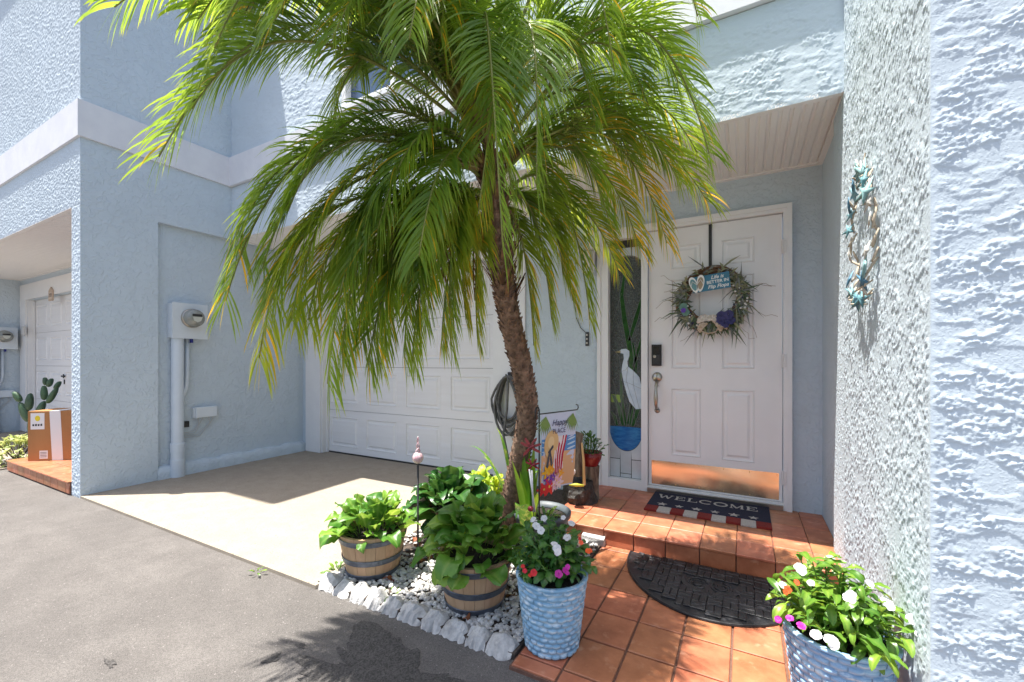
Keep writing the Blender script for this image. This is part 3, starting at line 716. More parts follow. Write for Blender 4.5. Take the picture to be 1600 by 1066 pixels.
# ================================================================== PALM
def bez(a, b, c, s): return a * (1 - s) ** 2 + b * (2 * s * (1 - s)) + c * s * s
ptr = [W(792, 851, 2.70), W(797, 790, 2.64), (W(811, 722, 2.57)), W(824, 650, 2.49), W(817, 585, 2.42), W(800, 515, 2.35), W(788, 450, 2.28), W(781, 385, 2.21), W(772, 315, 2.15), W(764, 255, 2.11)]
palm = thing('palm_tree', 'leaning palm tree with rough brown trunk and drooping feathery green fronds', 'palm tree', (ptr[0].x, ptr[0].y, 0))
def cat(P, s):
    s *= len(P) - 1; i = min(int(s), len(P) - 2); f = s - i
    p0, p1, p2, p3 = P[max(i - 1, 0)], P[i], P[i + 1], P[min(i + 2, len(P) - 1)]
    return .5 * ((2 * p1) + (p2 - p0) * f + (2 * p0 - 5 * p1 + 4 * p2 - p3) * f * f + (3 * p1 - p0 - 3 * p2 + p3) * f ** 3)
trunk = MB(); pts = [cat(ptr, k / 90) for k in range(91)]
rad = [(.060 + .010 * max(0, 1 - k / 14) - .004 * k / 90 + .0025 * math.sin(k * 1.9)) for k in range(91)]
trunk.tube(pts, rad, 18, jit=.07)
trunk.t = [max(0.0, min(1, .55 - .0 * i + random.uniform(-.3, .3))) for i in range(len(trunk.t))]
trk = trunk.build('trunk', M_trunk, palm, smooth=True)
# stubs of old leaf bases all the way up: short wedges pointing up and out, spiralling
st = MB(); r_ = random.Random(4)
for k in range(1050):
    s = .03 + .95 * k / 1050; a = k * 2.39996 + r_.uniform(-.2, .2)
    p = cat(ptr, s); d = (cat(ptr, min(1, s + .01)) - cat(ptr, max(0, s - .01))).normalized()
    e1 = d.orthogonal().normalized(); e2 = d.cross(e1); n = e1 * math.cos(a) + e2 * math.sin(a); w = d.cross(n)
    rr = rad[int(s * 90)] - .004; big = 1 + 1.1 * max(0, (s - .30)) ** .8 * r_.uniform(.3, 1.3)
    hw, hh, out = .010 * r_.uniform(.7, 1.2), .022 * r_.uniform(.6, 1.2) * (.75 + .45 * big * .8), .010 * r_.uniform(.4, 1.2) * big
    st.tv = r_.random()
    b0 = p + n * rr
    st.add([b0 - w * hw, b0 + w * hw, b0 + d * hh * .5 + w * hw * .8 + n * out * .9, b0 + d * hh * .5 - w * hw * .8 + n * out * .9, b0 + d * hh + n * (out + .004) + w * r_.uniform(-.004, .004), b0 + d * hh * .7],
           [(0, 1, 2, 3), (3, 2, 4), (0, 3, 4, 5), (1, 5, 4, 2)])
stuff(st.build('leaf_base_stubs', M_trunk, palm))
# brown fibre skirt under the crown
fb = MB()
for k in range(230):
    s = r_.uniform(.62, .97); p = cat(ptr, s); a = r_.uniform(0, 6.28); n = Vector((math.cos(a), math.sin(a), 0))
    L_ = r_.uniform(.05, .16); fb.tv = r_.random(); q = p + n * .055
    w = Vector((-n.y, n.x, 0)) * r_.uniform(.004, .014)
    u_ = Vector((r_.uniform(-.4, .4), r_.uniform(-.4, .4), 1)).normalized()
    fb.add([q - w, q + w, q + w * .5 + (u_ + n * .35) * L_, q - w * .5 + (u_ + n * .35) * L_], [(0, 1, 2, 3)])
stuff(fb.build('fibre_skirt', M_fibre, palm))

def frond(B, Cp, T, L=.30, n=62, yellow=0.0, sag=1.0, seed=0, wid=.0038, curl=0.0, name='frond', mat=None, start=.16):
    r_ = random.Random(seed); m = MB(); NS = 28
    P = [bez(B, Cp, T, k / NS) for k in range(NS + 1)]
    ln = sum((P[k + 1] - P[k]).length for k in range(NS))
    side0 = (Cp - B).cross(T - B)
    up = Vector((0, 0, 1))
    for i in range(n):
        s = start + (1 - start) * (i + .5) / n
        p = bez(B, Cp, T, s); d = (bez(B, Cp, T, min(1, s + .01)) - bez(B, Cp, T, s - .01)).normalized()
        sd = d.cross(up)
        if sd.length < .25: sd = d.cross(Vector((CS, SN, 0)))
        sd.normalize(); nn = sd.cross(d).normalized()
        prof = min(1.0, .35 + 2.4 * (s - start)) * (1.0 if s < .55 else 1 - .42 * ((s - .55) / .45) ** 1.6)
        fw = R(30 + 26 * s)
        for sg in (-1, 1):
            l = 1.16 * L * prof * r_.uniform(.84, 1.1); a = fw + r_.uniform(-.12, .12)
            dr = (sd * sg * math.cos(a) + d * math.sin(a) + nn * r_.uniform(.05, .38)).normalized()
            q = p.copy(); K = 6; g = sag * r_.uniform(.7, 1.3) * .20
            wv = (d - dr * d.dot(dr)); wv = wv.normalized() if wv.length > .05 else nn
            wv = (wv * math.cos(a * .3) + nn * r_.uniform(-.45, .45)).normalized()
            vs = []; ts = []
            yl = .35 * yellow * (.35 + .65 * s) * r_.uniform(.3, 1.3) + (r_.uniform(.5, 1) if r_.random() < .012 + .5 * yellow * max(0, s - .25) else 0)
            for k in range(K + 1):
                f = k / K; ww = wid * (math.sin(math.pi * min(1, .12 + f * .88)) ** .55) * (1 if f < .75 else 1 - (f - .75) / .25 * .85)
                vs += [q - wv * ww, q + wv * ww]; ts += [min(1, max(0, yl + .18 * f * yellow + (.35 * max(0, f - .8) / .2 if r_.random() < .5 else 0)))] * 2
                dr = (dr + Vector((0, 0, -1)) * g * (.45 + f)).normalized(); q = q + dr * (l / K)
                wv = (wv - dr * wv.dot(dr)); wv = wv.normalized() if wv.length > .05 else nn
            o = len(m.v); m.add(vs, [(2 * k, 2 * k + 1, 2 * k + 3, 2 * k + 2) for k in range(K)]); m.t[o:] = ts
    fo = m.build(name, mat or M_palm, palm, smooth=True)
    rc = MB(); rc.tube(P, [.0085 * (1 - .8 * k / NS) + .0012 for k in range(NS + 1)], 6)
    rc.t = [max(0, .9 - (i // 6) / NS * 5) for i in range(len(rc.v))]
    rc.build('rachis', M_rachis, fo, smooth=True)
    return fo
B_lo, B_mid, B_hi = W(772, 322, 2.15), W(764, 270, 2.12), W(757, 225, 2.10)
FR = [  # base, control (u,v,t), tip (u,v,t), leaflet length, yellow, sag
    (B_hi, (470, -170, 1.75), (248, 245, 1.60), .30, .05, .9), (B_hi, (500, -330, 1.70), (335, 75, 1.48), .28, .08, 1), (B_hi, (590, -330, 1.65), (430, 30, 1.42), .28, .08, 1),
    (B_hi, (440, -70, 1.80), (300, 170, 1.62), .25, .10, 1), (B_mid, (470, 60, 1.75), (352, 470, 1.60), .27, .05, .8), (B_mid, (455, 190, 1.72), (405, 560, 1.58), .26, .45, 1.2),
    (B_mid, (520, 130, 1.72), (455, 500, 1.58), .26, .20, 1.2), (B_mid, (545, 170, 1.70), (512, 600, 1.56), .26, .06, 1), (B_lo, (600, 190, 1.78), (560, 520, 1.64), .25, .12, 1.1),
    (B_lo, (640, 200, 1.85), (632, 560, 1.72), .25, .08, .8), (B_lo, (690, 230, 1.93), (705, 545, 1.83), .23, .10, .8), (B_lo, (705, 270, 1.98), (728, 500, 1.94), .20, .7, 1),
    (B_lo, (600, 240, 1.92), (600, 470, 1.80), .25, .40, 1.1), (B_mid, (690, 150, 1.80), (655, 400, 1.58), .26, .06, 1.1), (B_mid, (430, 120, 1.75), (372, 390, 1.62), .26, .10, 1.1),
    (B_lo, (520, 240, 1.75), (482, 500, 1.62), .26, .35, 1.2), (B_lo, (580, 260, 1.85), (590, 560, 1.74), .25, .2, 1), (B_lo, (660, 230, 1.85), (660, 490, 1.70), .25, .12, 1),
    (B_mid, (660, 90, 1.80), (590, 360, 1.60), .26, .10, 1.1), (B_lo, (560, 290, 1.88), (540, 430, 1.78), .24, .40, 1),
    (B_hi, (748, -260, 1.75), (786, 390, 1.52), .27, .05, .7), (B_hi, (800, -60, 1.85), (748, 330, 1.66), .25, .2, 1), (B_hi, (735, -120, 1.85), (800, 300, 1.66), .24, .1, 1), (B_hi, (850, -190, 1.85), (838, 290, 1.62), .27, .05, 1), (B_hi, (700, -260, 1.90), (690, 60, 1.65), .26, .15, 1.1),
    (B_hi, (620, -200, 1.70), (520, 60, 1.45), .27, .1, 1.1), (B_hi, (690, -420, 1.9), (560, -60, 1.6), .28, .12, 1), (B_hi, (610, -250, 1.8), (450, -60, 1.6), .28, .12, 1), (B_hi, (690, -260, 1.7), (640, 60, 1.42), .27, .06, 1),
    (B_hi, (520, -420, 1.95), (360, -30, 1.78), .28, .08, 1), (B_hi, (600, -450, 1.95), (470, -80, 1.75), .28, .08, 1), (B_hi, (650, -450, 1.9), (560, -120, 1.65), .28, .08, 1), (B_hi, (490, -250, 1.95), (310, 30, 1.78), .28, .08, 1),  # fronds added above the view to spread the palm's shadow over the road
    (B_hi, (560, -40, 1.95), (520, 190, 1.85), .26, .15, 1.1), (B_hi, (600, -120, 2.0), (560, 110, 1.95), .26, .15, 1.1), (B_mid, (560, 40, 1.75), (450, 330, 1.62), .26, .06, 1),
    (B_hi, (560, -420, 1.85), (400, -60, 1.70), .27, .05, 1), (B_hi, (610, -450, 1.8), (500, -120, 1.60), .27, .05, 1), (B_hi, (690, -480, 1.75), (620, -160, 1.50), .27, .05, 1), (B_hi, (730, -460, 1.7), (700, -140, 1.42), .27, .05, 1),  # this row and the next: fronds added above view, thickening that shadow
    (B_hi, (620, -350, 1.75), (555, -25, 1.52), .27, .05, 1), (B_hi, (540, -300, 1.8), (445, 0, 1.62), .27, .05, 1), (B_hi, (690, -380, 1.7), (650, -60, 1.46), .27, .05, 1), (B_hi, (500, -220, 1.85), (380, 25, 1.66), .27, .05, 1),
    (B_lo, (480, 230, 1.72), (430, 470, 1.58), .25, .15, 1.1), (B_lo, (550, 230, 1.74), (535, 560, 1.62), .25, .10, 1), (B_lo, (620, 250, 1.82), (600, 530, 1.68), .24, .10, 1), (B_mid, (500, 90, 1.74), (410, 420, 1.60), .26, .06, 1),
     (B_mid, (620, 140, 1.78), (550, 420, 1.62), .25, .15, 1.1), (B_lo, (840, 240, 2.2), (862, 500, 2.22), .23, .25, 1),
    (B_mid, (890, 110, 2.15), (950, 340, 2.15), .25, .12, 1), (B_mid, (940, 60, 2.2), (1060, 280, 2.2), .25, .2, 1), (B_hi, (960, -120, 2.12), (1060, 130, 2.08), .27, .08, 1), (B_hi, (870, -130, 2.05), (930, 190, 2.0), .26, .1, 1), (B_mid, (990, 40, 2.25), (1090, 240, 2.25), .26, .1, 1),
    (B_lo, (655, 300, 1.85), (645, 565, 1.76), .23, .12, 1), (B_lo, (700, 310, 1.95), (690, 535, 1.88), .22, .2, 1), (B_lo, (735, 330, 2.0), (746, 530, 1.96), .20, .3, 1), (B_lo, (620, 270, 1.8), (575, 570, 1.66), .25, .1, 1),
    (B_lo, (822, 300, 2.22), (834, 540, 2.28), .22, .40, .9), (B_lo, (885, 170, 2.3), (922, 500, 2.30), .26, .18, 1), (B_mid, (850, 150, 2.2), (880, 430, 2.25), .25, .25, 1),
    (B_mid, (960, 90, 2.3), (1042, 380, 2.34), .25, .75, 1.1), (B_mid, (985, 110, 2.3), (1105, 315, 2.28), .26, .25, 1), (B_hi, (1010, -150, 2.08), (1108, 240, 1.95), .32, .05, .8),
    (B_hi, (1000, -330, 2.0), (1090, 25, 1.85), .28, .08, .9), (B_hi, (900, -330, 2.0), (960, 110, 1.85), .28, .08, 1), (B_mid, (900, 20, 2.2), (985, 250, 2.25), .26, .15, 1),
    (B_hi, (740, -520, 2.1), (770, -200, 1.9), .28, .08, 1), (B_hi, (830, -450, 2.1), (920, -120, 2.0), .28, .08, 1), (B_hi, (720, -300, 2.3), (640, -150, 2.45), .25, .15, 1), (B_hi, (840, -300, 2.25), (960, -100, 2.45), .25, .15, 1),
    (B_lo, (905, 250, 2.35), (965, 420, 2.45), .22, .35, 1), (B_hi, (940, -60, 2.15), (1015, 170, 2.15), .27, .12, 1), (B_mid, (930, 150, 2.25), (1000, 390, 2.3), .25, .6, 1.1),
    (B_hi, (770, -200, 2.2), (860, 40, 2.2), .26, .2, 1), (B_hi, (700, -150, 2.2), (620, 40, 2.2), .26, .2, 1), (B_lo, (860, 260, 2.25), (895, 470, 2.25), .24, .35, 1),
]
for i, (B_, c_, t_, L_, y_, s_) in enumerate(FR):
    frond(B_, W(*c_), W(*t_), L_, 108, y_, s_, seed=100 + i)
# upright fronds arching forward above the lens's view; they shade the road edge
rf_ = random.Random(77)
for k in range(15):
    tx, ty, tz = -2.15 + .068 * k, .72 + .36 * ((k * .618) % 1), 2.52 + .35 * ((k * .37) % 1)
    c_ = B_hi.lerp(Vector((tx, ty, tz)), .5); c_.z = 3.35 + rf_.uniform(-.15, .15)
    frond(B_hi, c_, Vector((tx, ty, tz)), .27, 96, .06, .9, seed=400 + k, wid=.0060)
# a few dry orange fronds hanging close to the trunk
for i, (c_, t_) in enumerate((((730, 330, 2.05), (742, 470, 2.02)), ((690, 320, 2.0), (690, 430, 1.95)))):
    frond(B_lo, W(*c_), W(*t_), .17, 34, .9, 1.2, seed=300 + i, name='dry_frond', mat=M_palmbrown)
# boots (broad leaf sheaths) and upright spears in the heart
bo = MB()
for k, (u_, v_, t_) in enumerate(((705, 140, 2.06), (690, 190, 2.05), (730, 60, 2.1), (815, 150, 2.1), (840, 215, 2.14), (668, 60, 2.05), (772, 40, 2.12))):
    e = W(u_, v_, t_); b0 = cat(ptr, .88 + .012 * k); bo.tv = random.random()
    bo.tube([b0, b0.lerp(e, .35) + Vector((0, 0, .015)), b0.lerp(e, .7) + Vector((0, 0, .015)), e], [.020, .017, .011, .004], 7)
bo.build('leaf_sheath', M_fibre, palm, smooth=True)
# fruit stalks: fans of thin strands beaded with tiny fruit
fr_ = random.Random(21)
for (u_, v_, t_, sp) in ((650, 170, 1.86, .19), (868, 120, 1.92, .19), (655, 70, 1.86, .18), (905, 190, 2.05, .14), (620, 220, 1.9, .15), (720, 60, 1.95, .15)):
    e = W(u_, v_, t_); b0 = cat(ptr, .93); stalk = MB().tube([b0, b0.lerp(e, .5) + Vector((0, 0, .06)), e], [.009, .007, .005], 6)
    so = stalk.build('fruit_stalk', M_rachis, palm, smooth=True); f = MB(); dirn = (e - b0).normalized()
    for k in range(46):
        d = (dirn * fr_.uniform(.2, 1) + Vector((fr_.uniform(-1, 1), fr_.uniform(-1, 1), fr_.uniform(-.8, .8)))).normalized(); q = e - dirn * fr_.uniform(0, .10); l = sp * fr_.uniform(.5, 1.1)
        f.tv = fr_.random(); f.tube([q, q + d * l * .5, q + d * l + Vector((0, 0, -.02))], .0012, 3, cap=False)
        for j in range(9):
            c = q + d * l * (.25 + .75 * j / 9) + Vector((fr_.uniform(-.006, .006), fr_.uniform(-.006, .006), -.02 * (j / 9) ** 2)); z = fr_.uniform(.0025, .0042); f.tv = fr_.random()
            f.add([c + Vector(w) * z for w in ((1, 0, 0), (-1, 0, 0), (0, 1, 0), (0, -1, 0), (0, 0, 1), (0, 0, -1))], [(0, 2, 4), (2, 1, 4), (1, 3, 4), (3, 0, 4), (2, 0, 5), (1, 2, 5), (3, 1, 5), (0, 3, 5)])
    stuff(f.build('fruit_strands', M_fruit, so))

# ================================================================== POTTED PLANTS
def leaf_mesh(name, mat, L, Wd, stem=.04, curl=.6, wave=.012, fold=.25, tip=.0, nl=9, nw=4, seed=0, shape=1.0, vein=.5):
    """one leaf along +X, upper side +Z, on a short stem"""
    r_ = random.Random(seed); m = MB(); vs = []; fs = []; ts = []
    x, z, an = 0.0, 0.0, .25; P = []
    ph = [r_.uniform(0, 6.28) for _ in range(3)]
    for k in range(nl + 1):
        P.append((x, z, an)); an -= curl / nl * (1 + k / nl); x += L / nl * math.cos(an); z += L / nl * math.sin(an)
    for k in range(nl + 1):
        f = k / nl; w = Wd * (math.sin(math.pi * min(1, f ** shape * .93 + .05)) ** .75); w = max(w, .0015)
        for j in range(-nw, nw + 1):
            s = j / nw; wv = wave * abs(s) ** 1.6 * math.sin(f * 9 + ph[0] + (1.7 if s > 0 else 0)) + wave * .5 * abs(s) * math.sin(f * 17 + ph[1] * (1 if s > 0 else -1))
            zz = P[k][1] + fold * w * abs(s) * (1 - .5 * abs(s)) + wv - vein * .003 * (1 if j == 0 else 0) + vein * .0016 * math.sin(f * 34 + abs(s) * 5)
            vs.append((stem + P[k][0] - math.sin(P[k][2]) * (zz - P[k][1]) * .4, s * w * (1 + .06 * math.sin(f * 23 + ph[2] + s)), zz)); ts.append(.5 if j == 0 else max(0, .12 * math.sin(f * 34 + abs(s) * 5)))
    q = 2 * nw + 1
    for k in range(nl):
        for j in range(q - 1): fs.append((k * q + j, (k + 1) * q + j, (k + 1) * q + j + 1, k * q + j + 1))
    m.add(vs, fs); m.t = ts; m.tv = .5
    m.tube([(-.0, 0, -stem * .25), (stem * .5, 0, -stem * .08), (stem + .004, 0, 0)], [.0028, .0024, .0016], 5, cap=False)
    return m.mesh(name, mat, smooth=True)
def place_leaf(name, me, parent, pos, az, el, tw, sc):
    return inst(name, me, parent, Matrix.Translation(pos) @ Matrix.Rotation(az, 4, 'Z') @ Matrix.Rotation(-el, 4, 'Y') @ Matrix.Rotation(tw, 4, 'X') @ Matrix.Scale(sc, 4))
broad = [leaf_mesh('leaf', M_leafA, .15, .052, .05, c, w, .3, seed=i, shape=1.25) for i, (c, w) in enumerate(((.6, .011), (1.0, .014), (1.4, .013), (.3, .012)))]
broadD = [leaf_mesh('leaf', M_leafA, .17, .062, .05, c, w, .35, seed=10 + i, shape=1.15) for i, (c, w) in enumerate(((.7, .013), (1.2, .017), (1.5, .015), (.4, .014)))]
deep = [leaf_mesh('leaf', M_leafD, .15, .060, .05, c, w, .35, seed=20 + i, shape=1.1) for i, (c, w) in enumerate(((.8, .012), (1.3, .014), (.5, .012)))]
lime = [leaf_mesh('leaf', M_leafL, .075, .018, .02, c, .010, .4, nl=6, nw=2, seed=30 + i, vein=0) for i, c in enumerate((1.0, 2.0, 2.8))]
def rosette(name, label, cat_, c, meshes, n, rr, emax, emin, smin, smax, seed, group=None, lean=(0, 0), rise=.0):
    r_ = random.Random(seed); t = thing(name, label, cat_, c, group); c = Vector(c)
    for k in range(n):
        f = (k + .5) / n; az = k * 2.39996 + r_.uniform(-.35, .35); el = R(emax + (emin - emax) * f ** .8) + r_.uniform(-.2, .2)
        pos = c + Vector((math.cos(az), math.sin(az), 0)) * rr * f ** .5 + Vector((lean[0], lean[1], rise * (1 - f) + r_.uniform(-.005, .012)))
        place_leaf('leaf', meshes[r_.randrange(len(meshes))], t, pos, az + r_.uniform(-.3, .3), el, r_.uniform(-.5, .5), r_.uniform(smin, smax))
    return t

def barrel(loc, label, rt=.178, rb=.132, h=.225, seed=0):
    x, y, z = loc; t = thing('barrel_planter', label, 'planter', loc, 'half barrel planters'); n = 20; r_ = random.Random(seed)
    R_ = lambda f: rb + (rt - rb) * (f ** .85)
    m = MB(); w = 2 * math.pi / n * .485; vs = []; fs = []; K = 7
    for k in range(K + 1):
        f = k / K; a = R_(f)
        vs += [(a * math.cos(w), -a * math.sin(w), h * f), (a * 1.004, 0, h * f), (a * math.cos(w), a * math.sin(w), h * f), ((a - .016) * math.cos(w), (a - .016) * math.sin(w), h * f), ((a - .016) * math.cos(w), -(a - .016) * math.sin(w), h * f)]
    for k in range(K):
        for j in range(5): j2 = (j + 1) % 5; fs.append((k * 5 + j, k * 5 + j2, k * 5 + 5 + j2, k * 5 + 5 + j))
    fs += [(4, 3, 2, 1, 0), tuple(K * 5 + j for j in range(5))]
    me = m.add(vs, fs).mesh('stave', M_cedar)
    for k in range(n): inst('stave', me, t, Matrix.Translation(loc) @ Matrix.Rotation(2 * math.pi * k / n + .1, 4, 'Z') @ Matrix.Scale(1 + r_.uniform(-.004, .004), 4))
    for f0, f1 in ((0.005, .12), (.34, .47), (.80, .92)):
        hp = [(R_(f0) + .0035, h * f0), (R_(f0) + .0055, h * f0 + .002), (R_(f1) + .0055, h * f1 - .002), (R_(f1) + .0035, h * f1)]
        hm = MB().lathe(hp, 40, loc); hm.build('hoop', M_hoop, t, smooth=False)
    so = []; nn = 24
    so = MB().add([(x, y, z + h - .018)] + [(x + (rt - .020) * math.cos(6.2832 * k / nn), y + (rt - .020) * math.sin(6.2832 * k / nn), z + h - .028 + .008 * math.sin(k * 2.1)) for k in range(nn)], [(0, k + 1, (k + 1) % nn + 1) for k in range(nn)])
    so.build('soil', M_soil, t)
    return t
ZB = .018
b1 = G(583, 888, ZB); b2 = W(742, 900, 2.03); b2.z = ZB
barrel((b1.x, b1.y, ZB), 'half barrel planter standing in full sun at the left corner of the gravel bed', seed=1)
barrel((b2.x, b2.y, ZB), 'half barrel planter in palm shade beside the blue flower pot', seed=2)
rosette('leafy_plant', 'bright green leafy plant growing in the sunlit left barrel', 'plant', (b1.x, b1.y, ZB + .20), broad, 80, .115, 86, 20, .42, .98, 5, 'leafy plants in the barrels', rise=.05)
rosette('leafy_plant', 'big leafy green plant spilling over the right barrel below the palm trunk', 'plant', (b2.x, b2.y, ZB + .20), broadD, 92, .125, 88, 14, .45, 1.05, 6, 'leafy plants in the barrels', rise=.11)
# clay pot behind with a dark leafy plant
b3 = W(703, 800, 2.68); b3.z = ZB
t = thing('clay_pot', 'pinkish brown clay pot half hidden behind the leafy barrels', 'pot', (b3.x, b3.y, ZB))
clay = pm('clay_pot', (.40, .22, .15), (.32, .16, .10), scale=12, rough=.8, bump=.2, bscale=90)
MB().lathe([(.11, 0), (.150, .19), (.165, .19), (.168, .235), (.150, .237), (.145, .20)], 28, (b3.x, b3.y, ZB)).build('body', clay, t, smooth=False)
MB().lathe([(.147, .20), (.0, .212)], 24, (b3.x, b3.y, ZB)).build('soil', M_soil, t)
rosette('leafy_plant', 'dark green glossy leafy plant in the clay pot behind the glass stake', 'plant', (b3.x, b3.y, ZB + .20), deep, 70, .12, 82, 0, .85, 1.15, 8, 'leafy plants in the barrels', rise=.07)
b4 = W(752, 800, 3.0)
bush = rosette('lime_plant', 'lime yellow curly plant behind the palm trunk near the garage', 'plant', (b4.x, b4.y, .004), lime, 230, .25, 86, 5, .9, 1.7, 9, rise=.27)
lp = MB()
for k in range(16):
    a = k * 2.4; lp.tube([(b4.x, b4.y, .002), (b4.x + .08 * math.cos(a), b4.y + .08 * math.sin(a), .12), (b4.x + .13 * math.cos(a), b4.y + .13 * math.sin(a), .26)], .004, 5)
lp.build('stem', M_leafL, bush)

# strap-leaved plants by the trunk
def strap(parent, base, tip, rise, w, mat, seed):
    r_ = random.Random(seed); base, tip = Vector(base), Vector(tip); mid = base.lerp(tip, .5) + Vector((0, 0, rise)); m = MB(); K = 12; vs = []
    for k in range(K + 1):
        f = k / K; p = bez(base, mid, tip, f); d = bez(base, mid, tip, min(1, f + .02)) - bez(base, mid, tip, max(0, f - .02)); d.normalize()
        s = d.cross(Vector((0, 0, 1))); s = s.normalized() if s.length > .1 else Vector((1, 0, 0)); nn = s.cross(d)
        ww = w * (.55 + .45 * math.sin(math.pi * min(1, .25 + f * .5))) * (1 if f < .6 else max(.04, 1 - (f - .6) / .4))
        vs += [p - s * ww + nn * ww * .35, p, p + s * ww + nn * ww * .35]
    return m.add(vs, [(3 * k + j, 3 * k + j + 1, 3 * k + j + 4, 3 * k + j + 3) for k in range(K) for j in (0, 1)]).build('leaf', mat, parent, smooth=True)
sb = W(806, 800, 2.86); sb.z = .004
sp = thing('strap_leaf_plant', 'striped strap-leaved plant arching left behind the palm trunk', 'plant', sb)
for i, (u_, v_, t_, rs, w) in enumerate(((733, 697, 2.95, .30, .020), (752, 712, 3.0, .22, .016), (775, 668, 2.95, .30, .018), (850, 735, 2.85, .25, .02), (770, 740, 2.7, .2, .018))): strap(sp, sb, W(u_, v_, t_), rs, w, M_strap, i)
M_brom = pm('bromeliad_leaf', (.26, .42, .04), (.14, .32, .03), scale=10, rough=.35, transl=.25, rvar=.2)
sb = W(826, 820, 2.50); sb.z = .006
sp = thing('bromeliad', 'upright light green broad-leaved plant right of the palm trunk', 'plant', sb)
for i, (u_, v_, t_, rs, w) in enumerate(((818, 700, 2.5, .05, .03), (835, 690, 2.52, .05, .03), (812, 735, 2.46, .08, .035), (806, 812, 2.3, .34, .04), (846, 705, 2.5, .06, .03), (826, 675, 2.52, .04, .022), (800, 720, 2.42, .12, .03), (852, 760, 2.42, .2, .03))): strap(sp, sb, W(u_, v_, t_), rs, w, M_brom if i != 3 else M_strap, i)

# ---- blue basket-weave pots with impatiens
M_bluepot = pm('blue_pot_glaze', (.17, .35, .53), (.30, .49, .64), scale=13, rough=.42, stretch=(1, 1, 3.5), third=(.60, .70, .76), tscale=22, tlo=.50, thi=.66, bump=.15, bscale=60)
M_bluepot2 = pm('blue_pot_glaze_deep', (.19, .33, .53), (.33, .49, .66), scale=13, rough=.42, stretch=(1, 1, 3.5), third=(.56, .66, .74), tscale=22, tlo=.52, thi=.68, bump=.15, bscale=60)
def weave_pot(loc, label, mat, rt, rb, h, seed):
    x, y, z = loc; t = thing('flower_pot', label, 'flower pot', loc, 'blue basket-weave flower pots'); r_ = random.Random(seed)
    rows = 13; nseg = 22; m = MB(); R_ = lambda f: rb + (rt - rb) * f
    m.lathe([(rb - .012, .0), (rb - .004, .004), (R_(.96) - .004, h * .96), (rt - .004, h), (rt - .016, h), (rt - .020, h - .05)], 48, loc)
    b = m.build('body', mat, t, smooth=False)
    w = MB()
    for r0 in range(rows):
        f0, f1 = (r0 + .07) / rows * .97, (r0 + .93) / rows * .97
        for k in range(nseg):
            a0 = (k + (.5 if r0 % 2 else 0) + .04 + r_.uniform(-.05, .05)) / nseg * 6.28318; a1 = a0 + .94 / nseg * 6.28318; K = 4; vs = []; dz = r_.uniform(-.0012, .0012)
            for j in range(K + 1):
                a = a0 + (a1 - a0) * j / K; bulge = .0055 * math.sin(math.pi * (.08 + .84 * j / K)) * r_.uniform(.85, 1.1)
                for f, e in ((f0, -.003), (f0 + (f1 - f0) * .2, bulge), (f1 - (f1 - f0) * .2, bulge), (f1, -.003)):
                    rr = R_(f) - .003 + e; vs.append((x + rr * math.cos(a), y + rr * math.sin(a), z + h * f + dz))
            w.add(vs, [(4 * j + i, 4 * j + 4 + i, 4 * j + 5 + i, 4 * j + 1 + i) for j in range(K) for i in range(3)])
    stuff(w.build('weave', mat, t, smooth=True))
    MB().lathe([(rt - .006, h - .012), (rt + .004, h - .006), (rt + .003, h + .003), (rt - .012, h + .004), (rt - .018, h - .004)], 48, loc).build('rim', mat, t, smooth=True)
    MB().lathe([(rt - .018, h - .03), (.0, h - .02)], 24, loc).build('soil', M_soil, t)
    return t
imp = [leaf_mesh('leaf', M_leafI, .066, .0120, .018, c, .0025, .35, nl=6, nw=2, seed=40 + i, vein=.2) for i, c in enumerate((.5, 1.0, 1.5))]
impD = [leaf_mesh('leaf', M_leafJ, .050, .0135, .018, c, .0025, .35, nl=6, nw=2, seed=50 + i, vein=.2) for i, c in enumerate((.5, 1.0, 1.5))]
def flower_mesh(name, mat, s, npet=5, cup=.25, seed=0):
    r_ = random.Random(seed); m = MB()
    for k in range(npet):
        a = 2 * math.pi * k / npet + r_.uniform(-.15, .15); vs = []; ca, sa = math.cos(a), math.sin(a)
        for f, w in ((.06, .10), (.35, .42), (.70, .56), (.95, .38), (1.05, .06)):
            for j in (-1, 0, 1):
                z = cup * f * (1.1 - f * .9) + .10 * (abs(j)) * math.sin(f * 7 + k) - .05 * (j == 0)
                vs.append(((f * ca - j * w * sa) * s, (f * sa + j * w * ca) * s, z * s + r_.uniform(-.02, .02) * s))
        m.add(vs, [(3 * i + j, 3 * i + 3 + j, 3 * i + 4 + j, 3 * i + 1 + j) for i in range(4) for j in (0, 1)])
    return m.mesh(name, mat, smooth=True)
def petal(name, c, c2): return pm(name, c, c2, scale=40, rough=.5, transl=.25, rvar=.08)
P_white, P_red, P_pink, P_or = petal('petal_white', (.66, .66, .67), (.56, .57, .59)), petal('petal_red', (.62, .02, .015), (.5, .012, .01)), petal('petal_magenta', (.50, .02, .32), (.40, .015, .25)), petal('petal_orange', (.80, .16, .03), (.7, .10, .02))
FW = {'white': flower_mesh('flower', P_white, .020, seed=1), 'red': flower_mesh('flower', P_red, .015, seed=2), 'pink': flower_mesh('flower', P_pink, .018, seed=3), 'orange': flower_mesh('flower', P_or, .017, seed=4)}
